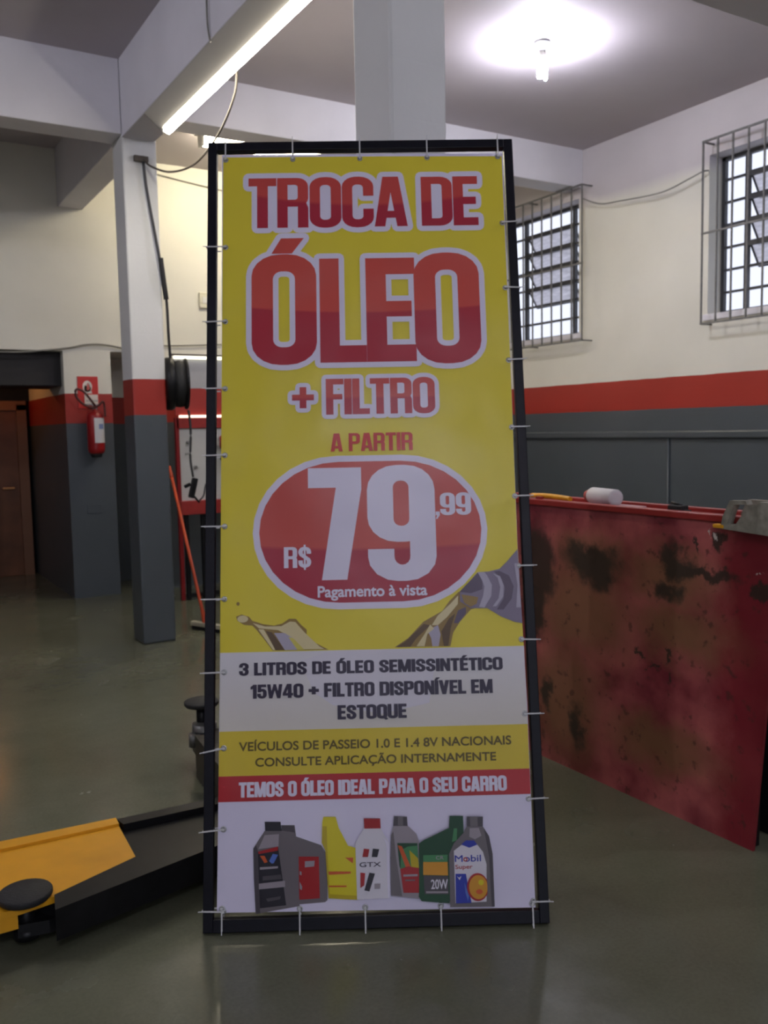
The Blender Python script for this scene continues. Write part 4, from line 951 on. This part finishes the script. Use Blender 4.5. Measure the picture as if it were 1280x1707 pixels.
# grey bottle with green and red label
p.poly([(0.5775, 0.2962), (0.6216, 0.2965), (0.6478, 0.2716), (0.655, 0.2503), (0.6502, 0.0834), (0.5662, 0.0946), (0.5672, 0.1987), (0.5705, 0.2707)], 'grey2')
p.poly([(.5705, .2707), (.578, .28), (.585, .20), (.60, .092), (.5662, .0946), (.5672, .1987)], 'grey')
p.poly([(0.5813, 0.3248), (0.6208, 0.3223), (0.6216, 0.295), (0.5775, 0.2962)], 'dgrey'); p.poly([(.593, .3235), (.608, .3228), (.608, .296), (.592, .297)], 'grey')
p.poly([(0.5888, 0.2461), (0.6501, 0.2444), (0.6527, 0.1724), (0.5963, 0.171)], 'green')
p.poly([(.589, .246), (.65, .2444), (.65, .237), (.62, .235), (.60, .225), (.597, .172), (.594, .178)], 'dgreen')
p.poly([(.625, .225), (.651, .20), (.6527, .1724), (.630, .1720)], 'byel2')
p.poly([(0.5902, 0.24), (0.6027, 0.2367), (0.6293, 0.1731), (0.6136, 0.1735)], 'orange')
p.poly([(0.5963, 0.171), (0.62, .178), (0.6527, 0.1724), (0.6507, 0.1011), (0.6039, 0.1024)], 'bred')
p.poly([(.605, .155), (.648, .155), (.648, .149), (.605, .149)], 'grey2'); p.poly([(.61, .14), (.64, .14), (.64, .136), (.61, .136)], 'grey')
# green bottle
p.poly([(0.7504, 0.3219), (0.7916, 0.3208), (0.7919, 0.2859), (.7900, .24), (0.7418, 0.069), (0.6578, 0.0772), (0.6503, 0.0893), (0.6548, 0.2443), (0.6693, 0.253), (.7477, .2871)], 'dgreen')
p.poly([(.762, .285), (.772, .285), (.77, .25), (.755, .245)], 'green')
p.poly([(0.6664, 0.2095), (0.7403, 0.209), (0.7396, 0.188), (0.6658, 0.19)], 'green'); p.font('CR', .705, .196, .728, .010, 'grey2', .03)
p.poly([(0.6658, 0.19), (0.7396, 0.188), (0.7398, 0.1492), (0.6647, 0.1527)], 'gold')
p.poly([(0.6662, 0.1512), (0.7398, 0.1477), (0.7396, 0.0957), (0.6677, 0.0977)], 'dgrey'); p.font('20W', .688, .112, .738, .026, 'haze', .03)
p.poly([(.672, .106), (.738, .104), (.738, .099), (.672, .100)], 'grey2')
# right grey bottle
p.poly([(0.8015, 0.2902), (0.8505, 0.2889), (0.8683, 0.2597), (0.8772, 0.2083), (0.8772, 0.0564), (0.743, 0.0586), (0.7451, 0.2118), (0.7603, 0.2415), (0.7897, 0.2709)], 'grey')
p.poly([(.853, .285), (.8683, .2597), (.8772, .2083), (.8772, .0564), (.868, .0564), (.866, .2), (.860, .24)], 'dgrey')
p.poly([(.810, .285), (.838, .285), (.845, .262), (.825, .252), (.808, .26)], 'grey2')
p.poly([(0.8026, 0.319), (0.8517, 0.3177), (0.8505, 0.2889), (0.8015, 0.2902)], 'dgrey'); p.poly([(.812, .318), (.835, .3175), (.835, .290), (.812, .2905)], 'grey')
p.poly([(0.7596, 0.2205), (0.7886, 0.2407), (0.8266, 0.2427), (0.8476, 0.2151), (0.8571, 0.1788), (0.8528, 0.0718), (0.759, 0.07)], 'haze')
p.poly([(0.7822, 0.2379), (0.7969, 0.2496), (0.8221, 0.2489), (0.8311, 0.2366), (0.8071, 0.2282)], 'blue')
p.font('Mobil', .7616, .1885, .8405, .0185, 'blue', .03, 'M'); p.ellipse(.7935, .1950, .0065, .0065, 'bred', n=16); p.ellipse(.7935, .1950, .003, .003, 'haze', n=12)
p.font('Super', .7624, .1685, .8143, .0115, 'bred', .03, 'S')
p.poly([(0.762, 0.1545), (0.7933, 0.1537), (0.8074, 0.0701), (0.7605, 0.0699)], 'blue'); p.poly([(.766, .148), (.772, .143), (.780, .148), (.774, .136)], 'haze')
p.poly([(.788, .130), (.80, .09), (.797, .075), (.79, .10)], 'lblue')
cp = [(x, y) for x, y in [(.8279 + .0325 * math.cos(2 * PI * k / 36), .1150 + .0400 * math.sin(2 * PI * k / 36)) for k in range(36)]]
cp = [(min(x, .8565), y) for x, y in cp]; p.poly(cp, 'bred')
cp = [(.8295 + .028 * math.cos(2 * PI * k / 36), .1150 + .0345 * math.sin(2 * PI * k / 36)) for k in range(36)]; cp = [(min(x, .8565), y) for x, y in cp]; p.poly(cp, 'gold')
p.ellipse(.838, .128, .008, .008, 'byel'); p.ellipse(.832, .102, .010, .007, 'orange')
p.build('printed row of seven oil bottles')

# ---- eyelets and zip ties
eye0 = tie0 = None
def eyelet(u, v):
    global eye0
    if eye0 is None:
        e = MB(); n, m = 16, 6; rg = []
        for i in range(n):
            a = 2 * PI * i / n
            rg.append([e.bm.verts.new(((.0068 + .0026 * math.cos(2 * PI * j / m)) * math.cos(a), (.0068 + .0026 * math.cos(2 * PI * j / m)) * math.sin(a), .0016 * math.sin(2 * PI * j / m))) for j in range(m)])
        for i in range(n):
            for j in range(m): e.bm.faces.new((rg[i][j], rg[(i + 1) % n][j], rg[(i + 1) % n][(j + 1) % m], rg[i][(j + 1) % m])).smooth = True
        e.cyl((0, 0, -.0003), (0, 0, .0003), .0055, n=12, mi=1)
        eye0 = e.build('eyelet', [M_chrome, M_black], sheet); o = eye0
    else:
        o = eye0.copy(); COL.objects.link(o)
    o.location = (u, v, -.0030); return o
tiem = {}
def tie(u, v, side, ln, ang=0.0):
    """side: direction from eyelet to the bar; ln: distance to the bar's outer edge"""
    key = (side, round(ln, 3))
    z = .0035
    a = {'L': 180, 'R': 0, 'T': 90, 'B': 270}[side] + ang
    if key not in tiem:
        t = MB(); w = .0022
        t.box(-.004, -w, -.002, .004, w, z + .0012); t.box(0, -w, z - .0004, ln + .003, w, z + .0012); t.box(ln + .001, -w, -.032, ln + .003, w, z + .001); t.box(.02, -w, -.0335, ln + .003, w, -.032)
        t.obox((-.0005, 0, z + .001), (.008, .0075, .005), None, .001)
        t.obox((ln + .006, 0, z + .003), (.014, .003, .0012), Matrix.Rotation(-.25, 3, 'Y'))
        tiem[key] = t.build('zip_tie', M_tie, st); o = tiem[key]
    else:
        o = tiem[key].copy(); COL.objects.link(o)
    o.location = (u, v, 0); o.rotation_euler = (0, 0, math.radians(a)); return o
for v, an in zip((2.176, 1.915, 1.685, 1.462, 1.229, .997, .769, .538, .298, .061), (0, 2, 0, 1, 0, 0, 1, 10, 5, -2)):
    eyelet(.061, v); tie(.061, v, 'L', .061, an)
for v, an in zip((2.2496, 2.0186, 1.766, 1.538, 1.309, 1.083, .850, .620, .364, .064), (3, -3, 2, 0, 0, 0, -2, 0, 2, 0)):
    eyelet(.9975, v); tie(.9975, v, 'R', .0465, an)
for u in (.0605, .289, .5184, .7486, .992):
    eyelet(u, 2.4915); tie(u, 2.4915, 'T', .0645)
for u, v in ((.0575, .068), (.291, .0625), (.488, .0605), (.716, .0585), (.9935, .057)):
    eyelet(u, v); tie(u, v, 'B', .060)
